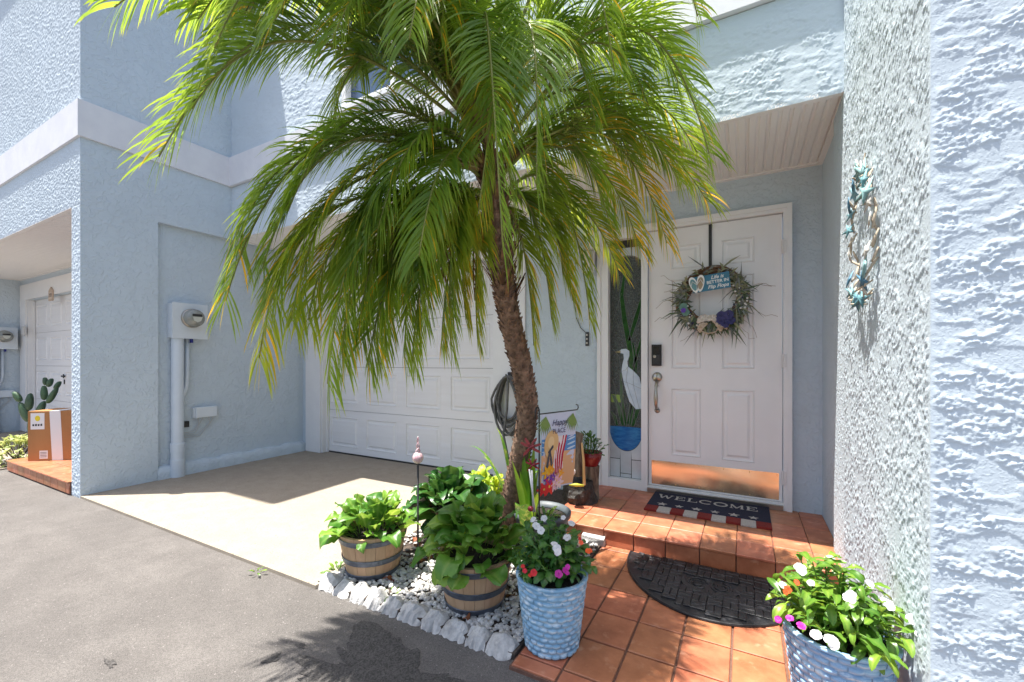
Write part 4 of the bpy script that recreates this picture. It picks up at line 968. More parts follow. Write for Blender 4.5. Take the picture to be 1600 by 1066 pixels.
def impatiens(c, label, meshes, rad, h, n, flowers, seed, tall=.6):
    r_ = random.Random(seed); c = Vector(c); t = thing('flowering_plant', label, 'flowers', c, 'impatiens in the blue pots')
    stems = MB(); k = 0
    for s in range(n // 9):
        az = s * 2.39996; f = ((s + .5) / (n // 9)) ** .5
        end = c + Vector((math.cos(az) * rad * f * .80, math.sin(az) * rad * f * .80, h * (1 - .75 * f ** 2.2) * r_.uniform(.85, 1.08)))
        base = c + Vector((math.cos(az), math.sin(az), 0)) * rad * .28 * f
        mid = base.lerp(end, .5) + Vector((0, 0, .03)); stems.tube([base, mid, end], [.0032, .0028, .002], 5, cap=False)
        for q in range(9):
            g = .35 + .65 * (q / 8); p = bez(base, mid, end, g); a = az + q * 2.2 + r_.uniform(-.4, .4) if q > 2 else r_.uniform(0, 6.28)
            place_leaf('leaf', meshes[r_.randrange(3)], t, p, a, R(r_.uniform(-25, 30) + (18 if g > .9 else 0)), r_.uniform(-.4, .4), r_.uniform(.75, 1.25))
    stems.build('stem', M_leafI, t)
    for kind, u_, v_, tt, s in flowers:
        p = W(u_, v_, tt); n_ = (Vector((0, 0, CAM_H)) - p).normalized() * .8 + Vector((r_.uniform(-.4, .4), r_.uniform(-.4, .4), .6)); n_.normalize()
        A = n_.orthogonal().normalized(); Bv = n_.cross(A)
        ob = inst('flower', FW[kind], t, frame(p, A, Bv, n_) @ Matrix.Rotation(r_.uniform(0, 6), 4, 'Z') @ Matrix.Rotation(r_.uniform(-.5, .5), 4, 'X') @ Matrix.Scale(s * .66, 4))
    return t
q1 = W(862, 905, 1.745); q2 = W(1309, 1000, 1.37)
weave_pot((q1.x, q1.y, .0), 'pale blue basket-weave flower pot at the corner of the tiled path', M_bluepot, .143, .108, .285, 3)
impatiens((q1.x, q1.y, .262), 'white, red and magenta flowers growing in the pale blue pot by the barrels', impD, .185, .235, 270,
          [('white', 838, 822, 1.66, 1.25), ('white', 850, 810, 1.7, 1.0), ('white', 833, 812, 1.7, 1.0), ('white', 845, 829, 1.64, 1.1), ('white', 870, 857, 1.58, 1.2), ('white', 872, 863, 1.56, 1.1), ('white', 866, 850, 1.6, 1.0), ('white', 886, 840, 1.64, 1.15), ('white', 893, 818, 1.72, 1.1), ('white', 880, 809, 1.74, .8),
           ('red', 834, 895, 1.55, 1.25), ('red', 829, 899, 1.55, .9), ('red', 820, 892, 1.56, .9), ('red', 817, 885, 1.57, .8), ('pink', 873, 897, 1.52, 1.2), ('pink', 884, 893, 1.53, 1.25), ('pink', 887, 886, 1.54, .8), ('orange', 920, 861, 1.62, 1.2), ('orange', 908, 848, 1.64, .8), ('red', 906, 842, 1.66, .7)], 12)
weave_pot((q2.x, q2.y, .0), 'blue basket-weave flower pot standing against the rough side wall', M_bluepot2, .152, .114, .290, 4)
impatiens((q2.x - .005, q2.y, .265), 'white, orange and magenta flowers growing in the blue pot by the rough side wall', imp, .215, .235, 297,
          [('white', 1250, 888, 1.38, 1.3), ('white', 1254, 893, 1.36, 1.0), ('white', 1296, 874, 1.42, 1.2), ('white', 1223, 914, 1.36, .9), ('white', 1327, 935, 1.22, 1.2), ('white', 1330, 930, 1.22, 1.0), ('white', 1359, 912, 1.3, .9), ('white', 1386, 940, 1.3, 1.2), ('white', 1390, 948, 1.28, 1.0), ('white', 1425, 968, 1.25, 1.1),
           ('white', 1299, 1001, 1.13, 1.3), ('white', 1303, 1008, 1.12, 1.0), ('white', 1275, 992, 1.14, 1.05), ('white', 1436, 990, 1.22, .8), ('white', 1267, 911, 1.32, .8), ('orange', 1231, 921, 1.32, 1.0), ('orange', 1245, 910, 1.32, .8), ('orange', 1227, 925, 1.31, .8), ('pink', 1216, 968, 1.2, .8), ('pink', 1234, 966, 1.18, .85), ('pink', 1252, 978, 1.16, .95)], 13)

# ================================================================== BED: gravel, edging, litter
rg = random.Random(33); gv = MB()
ico = [Vector(p).normalized() for p in ((0, 1, 1.6), (0, -1, 1.6), (0, 1, -1.6), (0, -1, -1.6), (1, 1.6, 0), (-1, 1.6, 0), (1, -1.6, 0), (-1, -1.6, 0), (1.6, 0, 1), (1.6, 0, -1), (-1.6, 0, 1), (-1.6, 0, -1))]
icf = [(0, 1, 8), (0, 8, 4), (0, 4, 5), (0, 5, 10), (0, 10, 1), (1, 10, 7), (1, 7, 6), (1, 6, 8), (8, 6, 9), (8, 9, 4), (4, 9, 2), (4, 2, 5), (5, 2, 11), (5, 11, 10), (10, 11, 7), (3, 9, 6), (3, 6, 7), (3, 7, 11), (3, 11, 2), (3, 2, 9)]
def pebble(x, y, z, s):
    e = Euler((rg.uniform(0, 6), rg.uniform(0, 6), rg.uniform(0, 6))).to_matrix(); sx, sy, sz = s * rg.uniform(.8, 1.4), s * rg.uniform(.6, 1.0), s * rg.uniform(.45, .8)
    gv.tv = rg.random() ** .6; Rz = Matrix.Rotation(rg.uniform(0, 6), 3, 'Z')
    gv.add([Rz @ Vector((q.x * sx, q.y * sy, q.z * sz)) * rg.uniform(.85, 1.1) + Vector((x, y, z)) for q in (e @ p for p in ico)], icf)
for k in range(2300):
    x, y = rg.uniform(-1.93, -.80), rg.uniform(1.53, 2.60) if rg.random() > .45 else rg.uniform(1.53, 1.85)
    s = rg.uniform(.008, .016) * (1.25 if rg.random() < .2 else 1); pebble(x, y, .006 + s * .35 + rg.uniform(0, .008), s)
for k in range(120):
    pebble(rg.uniform(-7.5, -6.9), rg.uniform(1.46, 1.9), .012, rg.uniform(.010, .02))
g = gv.build('gravel', M_gravel); stuff(g); g['label'] = 'loose white gravel around the barrels and palm'; g['category'] = 'gravel'
# scalloped concrete edging blocks
ed = thing('bed_edging', 'row of rough white scalloped concrete blocks edging the gravel bed', 'edging', (-1.4, 1.49, -.02))
nb = 10; ex0, ex1 = -1.955, -.80; bw = (ex1 - ex0) / nb; reb = random.Random(6)
ebx = [ex0] + sorted(ex0 + bw * (k + reb.uniform(-.16, .16)) for k in range(1, nb)) + [ex1]; ehs = [reb.uniform(.8, 1.15) for _ in range(nb)]
for k in range(nb):
    r_ = random.Random(k); m = MB(); vs = []; fs = []; K = 8; prof = ((0, -.02), (.022, .026), (.050, .050), (.078, .036), (.105, -.02))
    for j in range(K + 1):
        a = j / K; sc = .50 + .50 * math.sin(math.pi * a) ** .8
        for (dy, z) in prof: vs.append((ebx[k] + (ebx[k + 1] - ebx[k]) * (.02 + .96 * a) + r_.uniform(-.003, .003), 1.445 + dy + (1 - sc) * .018 + r_.uniform(-.008, .008), -.02 + (z + .02) * sc * ehs[k] + r_.uniform(-.005, .005)))
    for j in range(K):
        for i in range(4): fs.append((j * 5 + i, j * 5 + 5 + i, j * 5 + 6 + i, j * 5 + 1 + i))
    fs += [(4, 3, 2, 1, 0), tuple(K * 5 + i for i in range(5))]
    m.add(vs, fs).build('edging_block', M_edging, ed, smooth=False)
M_litter = pm('dry_leaf', (.30, .12, .04), (.16, .065, .03), scale=20, rough=.8, rvar=.3, transl=.1)
lit = [leaf_mesh('dry_leaf', M_litter, .06, .020, .01, c, .008, .5, nl=5, nw=2, seed=60 + i, vein=0) for i, c in enumerate((1.5, 2.5))]
lt = thing('dry_leaves', 'scattered brown dry leaves lying on the gravel between the barrels', 'leaves', (-1.42, 1.75, .03))
for (u_, v_) in ((598, 903), (660, 848), (668, 856), (655, 840), (672, 866), (650, 860), (664, 875), (680, 850), (724, 966), (808, 930), (640, 880), (672, 838)):
    p = G(u_, v_, .035); place_leaf('dry_leaf', lit[rg.randrange(2)], lt, p, rg.uniform(0, 6), rg.uniform(-.2, .2), rg.uniform(-.6, .6), rg.uniform(.7, 1.3))
wd = [leaf_mesh('leaf', M_leafI, .03, .006, .01, .6, .001, .2, nl=4, nw=1, seed=70, vein=0)]
for (u_, v_, n, lab) in ((402, 893, 7, 'tiny weed sprouting from the joint between driveway and road'), (528, 893, 22, 'small weed with narrow leaves left of the sunlit barrel'), (612, 932, 14, 'small weed in the gravel by the edging blocks')):
    p = G(u_, v_, 0.0); rosette('weed', lab, 'weed', p, wd, n, (.022 if n < 10 else .045), 60, 5, .5 if n < 10 else .7, 1.0 if n < 10 else 1.5, 80 + n, 'small weeds')
p = G(925, 851, 0); ob = MB(); vs = []
for z in (0, .05):
    for (a, b) in ((-.075, -.03), (.07, -.035), (.075, .03), (-.07, .035)): vs.append((p.x + a + rg.uniform(-.008, .008), p.y + .03 + b + rg.uniform(-.006, .006), z + rg.uniform(-.006, .006) * (z > 0)))
tag(ob.add(vs, [(3, 2, 1, 0), (4, 5, 6, 7), (0, 1, 5, 4), (1, 2, 6, 5), (2, 3, 7, 6), (3, 0, 4, 7)]).build('stone_block', M_edging), 'loose white stone block at the left end of the porch step', 'stone')

# ================================================================== GARDEN ORNAMENTS
# glass swirl on a black rod
p = W(653, 830, 2.34); gx, gy = p.x, p.y
zt = lambda v: CAM_H + (HOR - v) / FPX * 2.34
t = thing('garden_stake', 'black rod stake topped with a pink glass ball and twisted swirl', 'garden stake', (gx, gy, 0))
MB().tube([(gx + .004, gy, .0), (gx, gy, .2), (gx, gy, zt(727))], .0055, 8).build('rod', M_black, t, smooth=True)
pk = pm('pink_glass', (.52, .26, .30), (.72, .55, .57), scale=60, rough=.12, spec=.7, stretch=(1, 1, .4), coat=.5)
MB().lathe([(.010, -.030), (.022, -.022), (.030, -.006), (.029, .010), (.020, .026), (.008, .034)], 20, (gx, gy, zt(717) + .005), cap=True).build('glass_ball', pk, t, smooth=True)
z0 = zt(708)
for ph in (0, math.pi):
    MB().tube([(gx + .010 * math.cos(ph + k * .55) * (1 - k / 22), gy + .010 * math.sin(ph + k * .55) * (1 - k / 22), z0 + (zt(683) - z0) * k / 16) for k in range(17)], [.006 * (1 - k / 26) for k in range(17)], 7).build('swirl', pk, t, smooth=True)
p0, p1 = W(633, 801, 2.52), W(664, 779, 2.56)
tag(MB().tube([p0, p0.lerp(p1, .5), p1], [.011, .0115, .011], 10).build('wooden_peg', pm('peg_wood', (.24, .15, .10), (.16, .10, .07), scale=30, rough=.8, stretch=(1, 1, .3)), smooth=False), 'short brown wooden peg sticking out left of the clay pot', 'peg')

# round grey planter
gp = W(842, 800, 2.62); gp.x += .02; gp.z = .006
t = thing('grey_planter', 'round grey planter with dark soil under the garden flag', 'planter', (gp.x, gp.y, .006))
gm_ = pm('grey_glaze', (.055, .07, .085), (.10, .12, .135), scale=10, rough=.5)
MB().lathe([(.125, 0), (.150, .10), (.162, .20), (.176, .205), (.178, .232), (.166, .236), (.152, .20)], 32, gp).build('body', gm_, t, smooth=True)
MB().lathe([(.155, .195), (0, .21)], 24, gp).build('soil', M_soil, t)
sprout = [leaf_mesh('leaf', M_leafA, .07, .010, .02, .8, .003, .3, nl=5, nw=1, seed=90, vein=0)]
rosette('seedling', 'little green seedling sprouting in the round grey planter', 'plant', (gp.x + .05, gp.y - .05, .205), sprout, 13, .03, 75, 20, .7, 1.3, 91)

# garden flag on its stand
fa, fb_ = W(846, 648, 2.40), W(903, 648, 2.62)
A = Vector((fb_.x - fa.x, fb_.y - fa.y, 0)); A = A.normalized(); FW_, FH = .30, .45
fz1 = CAM_H + (HOR - 648) / FPX * 2.42; fN = A.cross(Vector((0, 0, 1)))
st_ = Vector((fa.x, fa.y, 0)) - A * .018
t = thing('flag_stand', 'thin black metal garden flag stand with curled hooks beside the palm trunk', 'flag stand', (st_.x, st_.y, 0))
q = lambda a, z: (st_.x + A.x * a, st_.y + A.y * a, z)
MB().tube([q(0, 0), q(0, .4), q(0, fz1 - .01), q(0, fz1 + .03), q(-.008, fz1 + .045), q(-.022, fz1 + .045), q(-.03, fz1 + .03), q(-.03, fz1 - .02)], .0045, 7).build('pole', M_black, t, smooth=True)
MB().tube([q(0, fz1 + .006), q(.17, fz1 + .006), q(.335, fz1 + .006), q(.345, fz1 + .018), q(.342, fz1 + .034), q(.325, fz1 + .038)], .0038, 7).build('arm', M_black, t, smooth=True)
fl = thing('garden_flag', 'beach themed garden flag with straw hat, striped towel and flowers', 'flag', (fa.x, fa.y, fz1 - FH))
O = Vector((fa.x, fa.y, fz1 - FH))
def wob(a, b): return .016 * math.sin(a * 22 + b * 6) * (1 - b / FH) - .03 * (1 - b / FH) ** 2
def fpatch(name, poly, c, lay, mat=None, sub=True):
    """a printed shape: its outline laid on the cloth, one thin layer above the last"""
    m = MB(); n = len(poly); ctr = (sum(a for a, b in poly) / n, sum(b for a, b in poly) / n)
    P = lambda a, b: O + A * a + Vector((0, 0, b)) + fN * (wob(a, b) + .0009 * lay)
    rings = [1.0, .66, .33]; vs = []; fs = []
    for r in rings: vs += [P(ctr[0] + (a - ctr[0]) * r, ctr[1] + (b - ctr[1]) * r) for a, b in poly]
    vs.append(P(*ctr))
    for k in range(2):
        for j in range(n): j2 = (j + 1) % n; fs.append((k * n + j, k * n + j2, (k + 1) * n + j2, (k + 1) * n + j))
    for j in range(n): fs.append((2 * n + j, 2 * n + (j + 1) % n, 3 * n))
    m.add(vs, fs); return m.build(name, mat or pm('flag_' + name + str(round(c[0] * 99)) + str(round(c[1] * 99)) + str(round(c[2] * 99)), c, rough=.85), cloth, smooth=True)
vs = []; na, nbb = 14, 18
for s_ in (0, 1):
    for j in range(nbb + 1):
        for i in range(na + 1): a, b = FW_ * i / na, FH * j / nbb; vs.append(O + A * a + Vector((0, 0, b)) + fN * (wob(a, b) - .0012 * s_))
fs = []
for s_ in (0, 1):
    o = s_ * (na + 1) * (nbb + 1)
    for j in range(nbb):
        for i in range(na): k = o + j * (na + 1) + i; fs.append((k, k + 1, k + na + 2, k + na + 1))
cloth = MB().add(vs, fs).build('cloth', pm('flag_cloth', (.62, .66, .78), (.58, .62, .75), scale=30, rough=.85), fl, smooth=True)
def rect(a0, a1, b0, b1, n=6):
    return [(a0 + (a1 - a0) * k / n, b0) for k in range(n)] + [(a1, b0 + (b1 - b0) * k / n) for k in range(n)] + [(a1 - (a1 - a0) * k / n, b1) for k in range(n)] + [(a0, b1 - (b1 - b0) * k / n) for k in range(n)]
def ell(a, b, ra, rb, n=18, ph=0): return [(a + ra * math.cos(6.2832 * k / n) * math.cos(ph) - rb * math.sin(6.2832 * k / n) * math.sin(ph), b + ra * math.cos(6.2832 * k / n) * math.sin(ph) + rb * math.sin(6.2832 * k / n) * math.cos(ph)) for k in range(n)]
def flw(a, b, r, n=6, d=.35): return [(a + r * (1 + d * math.cos(n * w)) * math.cos(w), b + r * (1 + d * math.cos(n * w)) * math.sin(w)) for w in (6.2832 * k / (n * 6) for k in range(n * 6))]
fpatch('sand', rect(.0, .30, .01, .22), (.72, .42, .22), 1); fpatch('sea', rect(.0, .30, .22, .31), (.10, .28, .58), 1)
for b in (.235, .262, .29): fpatch('wave', ell(.26, b, .035, .006, 14, .2), (.55, .68, .80), 2); fpatch('wave', ell(.03, b, .03, .005, 14, -.2), (.50, .62, .78), 2)
fpatch('towel', [(.13, .315), (.22, .315), (.21, .10), (.17, .08), (.11, .14)], (.80, .72, .72), 3)
for k in range(4): fpatch('stripe', [(.135 + .024 * k, .315), (.147 + .024 * k, .315), (.140 + .020 * k, .20), (.150 + .017 * k, .09), (.138 + .017 * k, .09), (.127 + .020 * k, .20)], (.50, .02, .06), 4)
fpatch('hat', ell(.085, .275, .066, .080, 22, -.25), (.72, .48, .22), 5); fpatch('hat', ell(.082, .285, .030, .036, 18, -.25), (.82, .60, .32), 6)
fpatch('ribbon', [(.05, .235), (.10, .27), (.108, .255), (.06, .222)], (.06, .07, .09), 7); fpatch('ribbon', [(.064, .235), (.08, .235), (.105, .15), (.088, .145)], (.07, .08, .10), 7); fpatch('ribbon', [(.060, .238), (.074, .232), (.052, .14), (.036, .15)], (.07, .08, .10), 7)
for a, b, r, c in ((.045, .120, .032, (.80, .42, .02)), (.085, .125, .030, (.78, .36, .02)), (.06, .078, .030, (.14, .04, .35)), (.105, .080, .026, (.16, .05, .40)), (.07, .035, .045, (.70, .03, .02)), (.03, .025, .035, (.66, .03, .03)), (.155, .050, .036, (.72, .40, .52)), (.125, .030, .032, (.78, .55, .62)), (.19, .085, .025, (.85, .38, .05)), (.185, .03, .034, (.80, .64, .66))):
    fpatch('bloom', flw(a, b, r * 1.0), c, 8 + .3 * r); fpatch('bloom_heart', ell(a, b, r * .2, r * .2, 8), (.75, .55, .10), 9)
for a, b, sg in ((.03, .44, 1), (.27, .44, -1)):
    for k in range(9):
        an = -1.75 + sg * (-.75 + .19 * k); fpatch('palm_print', [(a + .006 * math.cos(an + 1.57), b), (a + .055 * math.cos(an) + .009 * math.cos(an + 1.57), b + .055 * math.sin(an)), (a + .105 * math.cos(an), b + .115 * math.sin(an)), (a + .05 * math.cos(an) - .009 * math.cos(an + 1.57), b + .05 * math.sin(an))], (.20, .30, .08), 3)
ink = pm('flag_ink', (.05, .05, .12), rough=.8)
for body, b, s_, sh in (('Happy', .395, .052, .35), ('PLACE', .345, .040, 0)):
    inst('lettering', text_mesh(body, s_, ink, sh, .0002), fl, frame(O + A * .15 + Vector((0, 0, b)) + fN * (wob(.15, b) + .006), A, (0, 0, 1), fN))

# red dragonfly chime on pale rods
d0 = W(824, 800, 2.30)
t = thing('dragonfly_ornament', 'red dragonfly ornament on thin white rods in front of the palm', 'ornament', (d0.x, d0.y, .02))
red = pm('red_ornament', (.34, .02, .03), (.20, .012, .02), scale=30, rough=.25, coat=.4, transl=.0)
DD = lambda u, v: W(u, v, 2.30)
for a, b in (((827, 733), (836, 800)), ((831, 735), (833, 800))): MB().tube([DD(*a), DD(*b)], .0045, 7).build('rod', pm('white_rod', (.72, .70, .70), rough=.35), t, smooth=True)
MB().tube([DD(834, 798), (DD(834, 800).x, DD(834, 800).y, .02)], .003, 6).build('foot_rod', M_black, t)
c = DD(829, 795); MB().lathe([(.0, -.016), (.012, -.011), (.017, 0), (.012, .011), (0, .016)], 12, c).build('red_ball', red, t, smooth=True)
right_, up_ = Vector((CS, SN, 0)), Vector((0, 0, 1))
def wing(u, v, an, L_, w): 
    c = DD(u, v); ax = right_ * math.cos(an) + up_ * math.sin(an); ay = -right_ * math.sin(an) + up_ * math.cos(an); n_ = ax.cross(ay)
    MB().prism([(0, 0)] + [(L_ * (.5 + .5 * math.cos(w_)), w * math.sin(w_)) for w_ in (2.6 - 5.2 * k / 10 for k in range(11))], c, ax, ay, n_, -.001, .001).build('wing', red, t, fixn=True)
for (u, v) in ((829, 699), (832, 727)):
    sc = .72 if v < 710 else .5
    MB().tube([DD(u - 9 * sc, v + 9 * sc), DD(u, v), DD(u + 5 * sc, v - 3 * sc), DD(u + 8 * sc, v - 5 * sc)], [.004 * sc, .010 * sc, .014 * sc, .009 * sc], 8).build('dragonfly_body', red, t, smooth=True)
    for an in (2.1, 2.7, 4.0, .3, -.5, 1.0): wing(u, v, an, .085 * sc, .011 * sc)
    for s_ in (-1, 1):
        e = DD(u + 9 * sc, v - 5 * sc + 3 * s_); MB().lathe([(0, -.007), (.007, 0), (0, .007)], 8, e).build('eye', M_black, t, smooth=True)

# driftwood log planter with a red pot on the porch
lg = G(903, 783, ZP); t = thing('log_planter', 'upright driftwood log piece with dark base standing on the porch', 'log planter', (lg.x, lg.y, ZP))
bark = pm('driftwood_bark', (.24, .20, .15), (.07, .052, .04), scale=34, rough=.9, stretch=(1, 1, .25), bump=1, bscale=30, bdist=.02)
heart = pm('driftwood_heart', (.60, .40, .18), (.50, .32, .14), scale=20, rough=.8, stretch=(1, 1, .2))
char = pm('charred_wood', (.018, .016, .015), (.05, .045, .04), scale=30, rough=.6, bump=1, bscale=40, bdist=.02)
rq = W(922, 740, 3.29); rqz = CAM_H + (HOR - 727) / FPX * 3.29
zl = lambda v: CAM_H + (HOR - v) / FPX * 2.98
L3 = lambda u, v, t_=3.18: W(u, v, t_)
MB().tube([L3(899, 742), L3(900, 715), L3(899, 695), L3(905, 676)], [.062, .056, .046, .030], 11, jit=.14).build('upright', bark, t)
MB().tube([L3(913, 758, 3.10), L3(912, 720, 3.11), L3(909, 692, 3.12)], [.012, .010, .006], 8, jit=.2).build('split_edge', heart, t)
MB().tube([(rq.x, rq.y, ZP), (rq.x, rq.y, rqz * .5 + ZP * .5), (rq.x, rq.y, rqz)], [.075, .07, .066], 12, jit=.10).build('side_block', bark, t)
m = MB(); m.tube([(lg.x + .01, lg.y + .02, ZP), (lg.x + .01, lg.y + .02, ZP + .05), (lg.x + .005, lg.y + .02, ZP + .11), (lg.x + .01, lg.y + .02, ZP + .16)], [.118, .125, .112, .09], 14, jit=.14); m.build('base', char, t)
MB().tube([L3(889, 757, 3.05), L3(900, 758, 3.04), L3(912, 759, 3.05)], [.008, .013, .007], 8).build('yellow_fungus', pm('yellow_fungus', (.50, .50, .06), rough=.5), t, smooth=True)
c = L3(892, 737, 3.07); MB().lathe([(0, -.034), (.020, -.028), (.034, -.008), (.033, .010), (.018, .030), (0, .034)], 16, c).build('white_shell', pm('shell_white', (.74, .73, .70), rough=.3), t, smooth=True)
rp = rq
t = thing('red_pot', 'small dark red pot sitting on the driftwood on the porch', 'pot', (rp.x, rp.y, rqz))
rz = CAM_H + (HOR - 706) / FPX * 3.29
MB().lathe([(.06, .001), (.085, (rz - rqz) * .5), (.095, rz - rqz), (.088, rz - rqz + .002), (.078, rz - rqz - .03)], 14, (rp.x, rp.y, rqz)).build('body', pm('red_glaze', (.22, .018, .018), (.15, .012, .014), scale=12, rough=.25), t, smooth=True)
MB().lathe([(.082, rz - rqz - .02), (0, rz - rqz - .015)], 14, (rp.x, rp.y, rqz)).build('soil', M_soil, t)
rosette('green_plant', 'small bushy green plant growing in the red pot on the porch', 'plant', (rp.x, rp.y, rz - .02), [leaf_mesh('leaf', M_leafD, .04, .011, .06, .7, .003, .3, nl=4, nw=1, seed=95, vein=0)], 60, .05, 85, 15, .8, 1.3, 96, rise=.07)

# garden hose looped over a hook on the garage trim
hc = onY(795, 590, YW - .06); t = thing('garden_hose', 'coiled grey garden hose hanging beside the garage door behind the palm', 'garden hose', (hc.x, YW - .03, hc.z - .62))
M_hose = pm('hose_grey', (.13, .13, .13), (.09, .09, .092), scale=40, rough=.5)
hook = MB(); hook.tube([(hc.x, YW - .022, hc.z), (hc.x, YW - .10, hc.z), (hc.x, YW - .115, hc.z + .03)], .008, 8); hook.box(hc.x - .03, hc.x + .03, YW - .028, YW - .0222, hc.z - .05, hc.z + .05); hook.build('hook', M_black, t)
rh = random.Random(8); pts = []
for lp_ in range(7):
    w, h_ = rh.uniform(.10, .17), rh.uniform(.40, .56); yo = YW - .05 - .010 * lp_; off = rh.uniform(-.02, .03)
    for k in range(20):
        a = math.pi / 2 + 2 * math.pi * k / 20; s = math.sin(a)
        pts.append((hc.x - off * (1 - s) + w * math.cos(a) * (1 - .35 * max(0, s)), yo - .010 * k / 20, hc.z + .012 - h_ / 2 * (1 - s)))
pts += [(hc.x + .02, YW - .13, hc.z - .3), (hc.x - .02, YW - .13, hc.z - .52), (hc.x + .02, YW - .14, hc.z - .66), (hc.x + .06, YW - .15, hc.z - .80)]
MB().tube(pts, .0115, 7).build('hose', M_hose, t, smooth=True)

# wall lantern (top shows past the fronds) and small black plate
lw = onY(925, 392, YW - .08); t = thing('wall_lantern', 'white wall lantern with peaked cap left of the sidelight behind palm leaflets', 'wall lantern', (lw.x - .03, YW, lw.z - .25))
lx = lw.x - .03
MB().lathe([(.0, .075), (.012, .07), (.03, .05), (.085, .015), (.088, .0), (.06, -.005)], 8, (lx, YW - .10, lw.z)).build('cap', M_white, t)
MB().lathe([(.055, -.006), (.045, -.17)], 6, (lx, YW - .10, lw.z)).build('glass', pm('lantern_glass', (.55, .53, .48), rough=.15, spec=.6), t)
for k in range(6):
    a = 2 * math.pi * k / 6; MB().tube([(lx + .056 * math.cos(a), YW - .10 + .056 * math.sin(a), lw.z - .005), (lx + .046 * math.cos(a), YW - .10 + .046 * math.sin(a), lw.z - .17)], .004, 5).build('bar', M_white, t)
MB().lathe([(.05, -.17), (.05, -.18), (.015, -.20), (0, -.21)], 8, (lx, YW - .10, lw.z)).build('bottom', M_white, t)
MB().box(lx - .04, lx + .04, YW - .02, YW - .0005, lw.z - .14, lw.z + .02).build('back_plate', M_white, t); MB().box(lx - .012, lx + .012, YW - .11, YW - .0205, lw.z - .06, lw.z - .035).build('arm', M_white, t)
bp_ = onY(918, 530, YW); t = thing('door_chime', 'narrow black perforated door chime plate on the wall left of the sidelight', 'door chime', (bp_.x, YW, bp_.z - .06))
MB().box(bp_.x - .014, bp_.x + .014, YW - .016, YW - .0005, bp_.z - .06, bp_.z + .06).build('plate', M_black, t)
for k in range(3): MB().lathe([(.009, -.0165), (.009, -.019), (0, -.0195)], 10, (bp_.x, YW, bp_.z - .035 + .035 * k), 'y').build('rosette', M_steel, t)
MB().tube([(bp_.x - .005, YW - .012, bp_.z + .05), (bp_.x - .06, YW - .01, bp_.z + .10), (bp_.x - .10, YW - .008, bp_.z + .19)], .003, 5).build('wire', M_black, t)

# ================================================================== MATS
M_coirR, M_coirW, M_coirB = [pm(n_, c, c2, scale=160, rough=.95, bump=.8, bscale=300) for n_, c, c2 in (('coir_red', (.26, .022, .016), (.16, .014, .012)), ('coir_white', (.58, .55, .52), (.42, .39, .36)), ('coir_navy', (.016, .018, .05), (.010, .011, .03)))]
mx0, mx1, my0, my1, mz = -.628, .146, 3.085, 3.535, ZP + .0015
t = thing('welcome_mat', 'navy welcome mat with stars and red and white stripes before the front door', 'door mat', ((mx0 + mx1) / 2, my0, mz))
MB().cbox(mx0, mx1, my0 + .10, my1, mz, mz + .014, .003).build('navy_field', M_coirB, t)
ns = 9; sw = (mx1 - mx0) / ns
for k in range(ns): MB().cbox(mx0 + sw * k + .0004, mx0 + sw * (k + 1) - .0004, my0 - (.004 if k % 2 else 0), my0 + .0996, mz, mz + .014 + random.uniform(0, .001), .003).build('stripe', M_coirW if k % 2 else M_coirR, t)
for k in range(6):
    cx = mx0 + sw * (1.15 + 1.34 * k); cy = my0 + .15; r0 = .036 if k % 2 == 0 else .030
    MB().prism([((r0 if i % 2 == 0 else r0 * .42) * math.sin(i * math.pi / 5), (r0 if i % 2 == 0 else r0 * .42) * math.cos(i * math.pi / 5)) for i in range(10)], (cx, cy, mz + .0141), (-1, 0, 0), (0, 1, 0), (0, 0, 1), 0, .0014).build('star', M_coirW, t, fixn=True)
# serifed capitals built from strokes
def stroke(m, a, b, w, cx, cy, s, zz):
    a, b = Vector((a[0], a[1], 0)), Vector((b[0], b[1], 0)); d = (b - a).normalized(); n_ = Vector((-d.y, d.x, 0)) * w / 2
    m.prism([((p.x) * s + cx, (p.y) * s + cy) for p in (a - n_, b - n_, b + n_, a + n_)], (0, 0, zz), (1, 0, 0), (0, 1, 0), (0, 0, 1), 0, .0012)
def arc(m, c, r, a0, a1, w, cx, cy, s, zz, sx=1):
    K = 16; pts = [((c[0] + (r + k_) * sx * math.cos(a0 + (a1 - a0) * k / K)) * s + cx, (c[1] + (r + k_) * math.sin(a0 + (a1 - a0) * k / K)) * s + cy) for k_, rg_ in ((w / 2, range(K + 1)), (-w / 2, range(K, -1, -1))) for k in rg_]
    for k in range(K): m.prism([pts[k], pts[k + 1], pts[2 * K - k], pts[2 * K + 1 - k]], (0, 0, zz), (1, 0, 0), (0, 1, 0), (0, 0, 1), 0, .0012)
GL = {'W': ([((.0, 1), (.25, 0), .16), ((.25, 0), (.5, .8), .08), ((.5, .8), (.75, 0), .16), ((.75, 0), (1, 1), .08), ((-.12, .97), (.16, .97), .06), ((.84, .97), (1.12, .97), .06)], []),
      'E': ([((.15, 0), (.15, 1), .17), ((0, .97), (.75, .97), .07), ((0, .03), (.78, .03), .07), ((.15, .5), (.55, .5), .07), ((.72, .97), (.72, .74), .07), ((.76, .03), (.76, .28), .07), ((.55, .4), (.55, .6), .06)], []),
      'L': ([((.15, 0), (.15, 1), .17), ((0, .97), (.34, .97), .06), ((0, .03), (.75, .03), .07), ((.74, .03), (.74, .3), .07)], []),
      'C': ([((.82, .98), (.82, .70), .06)], [((.48, .5), .46, .75, 5.5, .14)]), 'O': ([], [((.5, .5), .46, 0, 6.2832, .15)]),
      'M': ([((.12, 0), (.12, 1), .08), ((.12, 1), (.5, .1), .15), ((.5, .1), (.88, 1), .08), ((.88, 0), (.88, 1), .16), ((0, .03), (.26, .03), .06), ((.74, .03), (1.04, .03), .06)], [])}
lx_ = mx0 + .052; hgt = .092
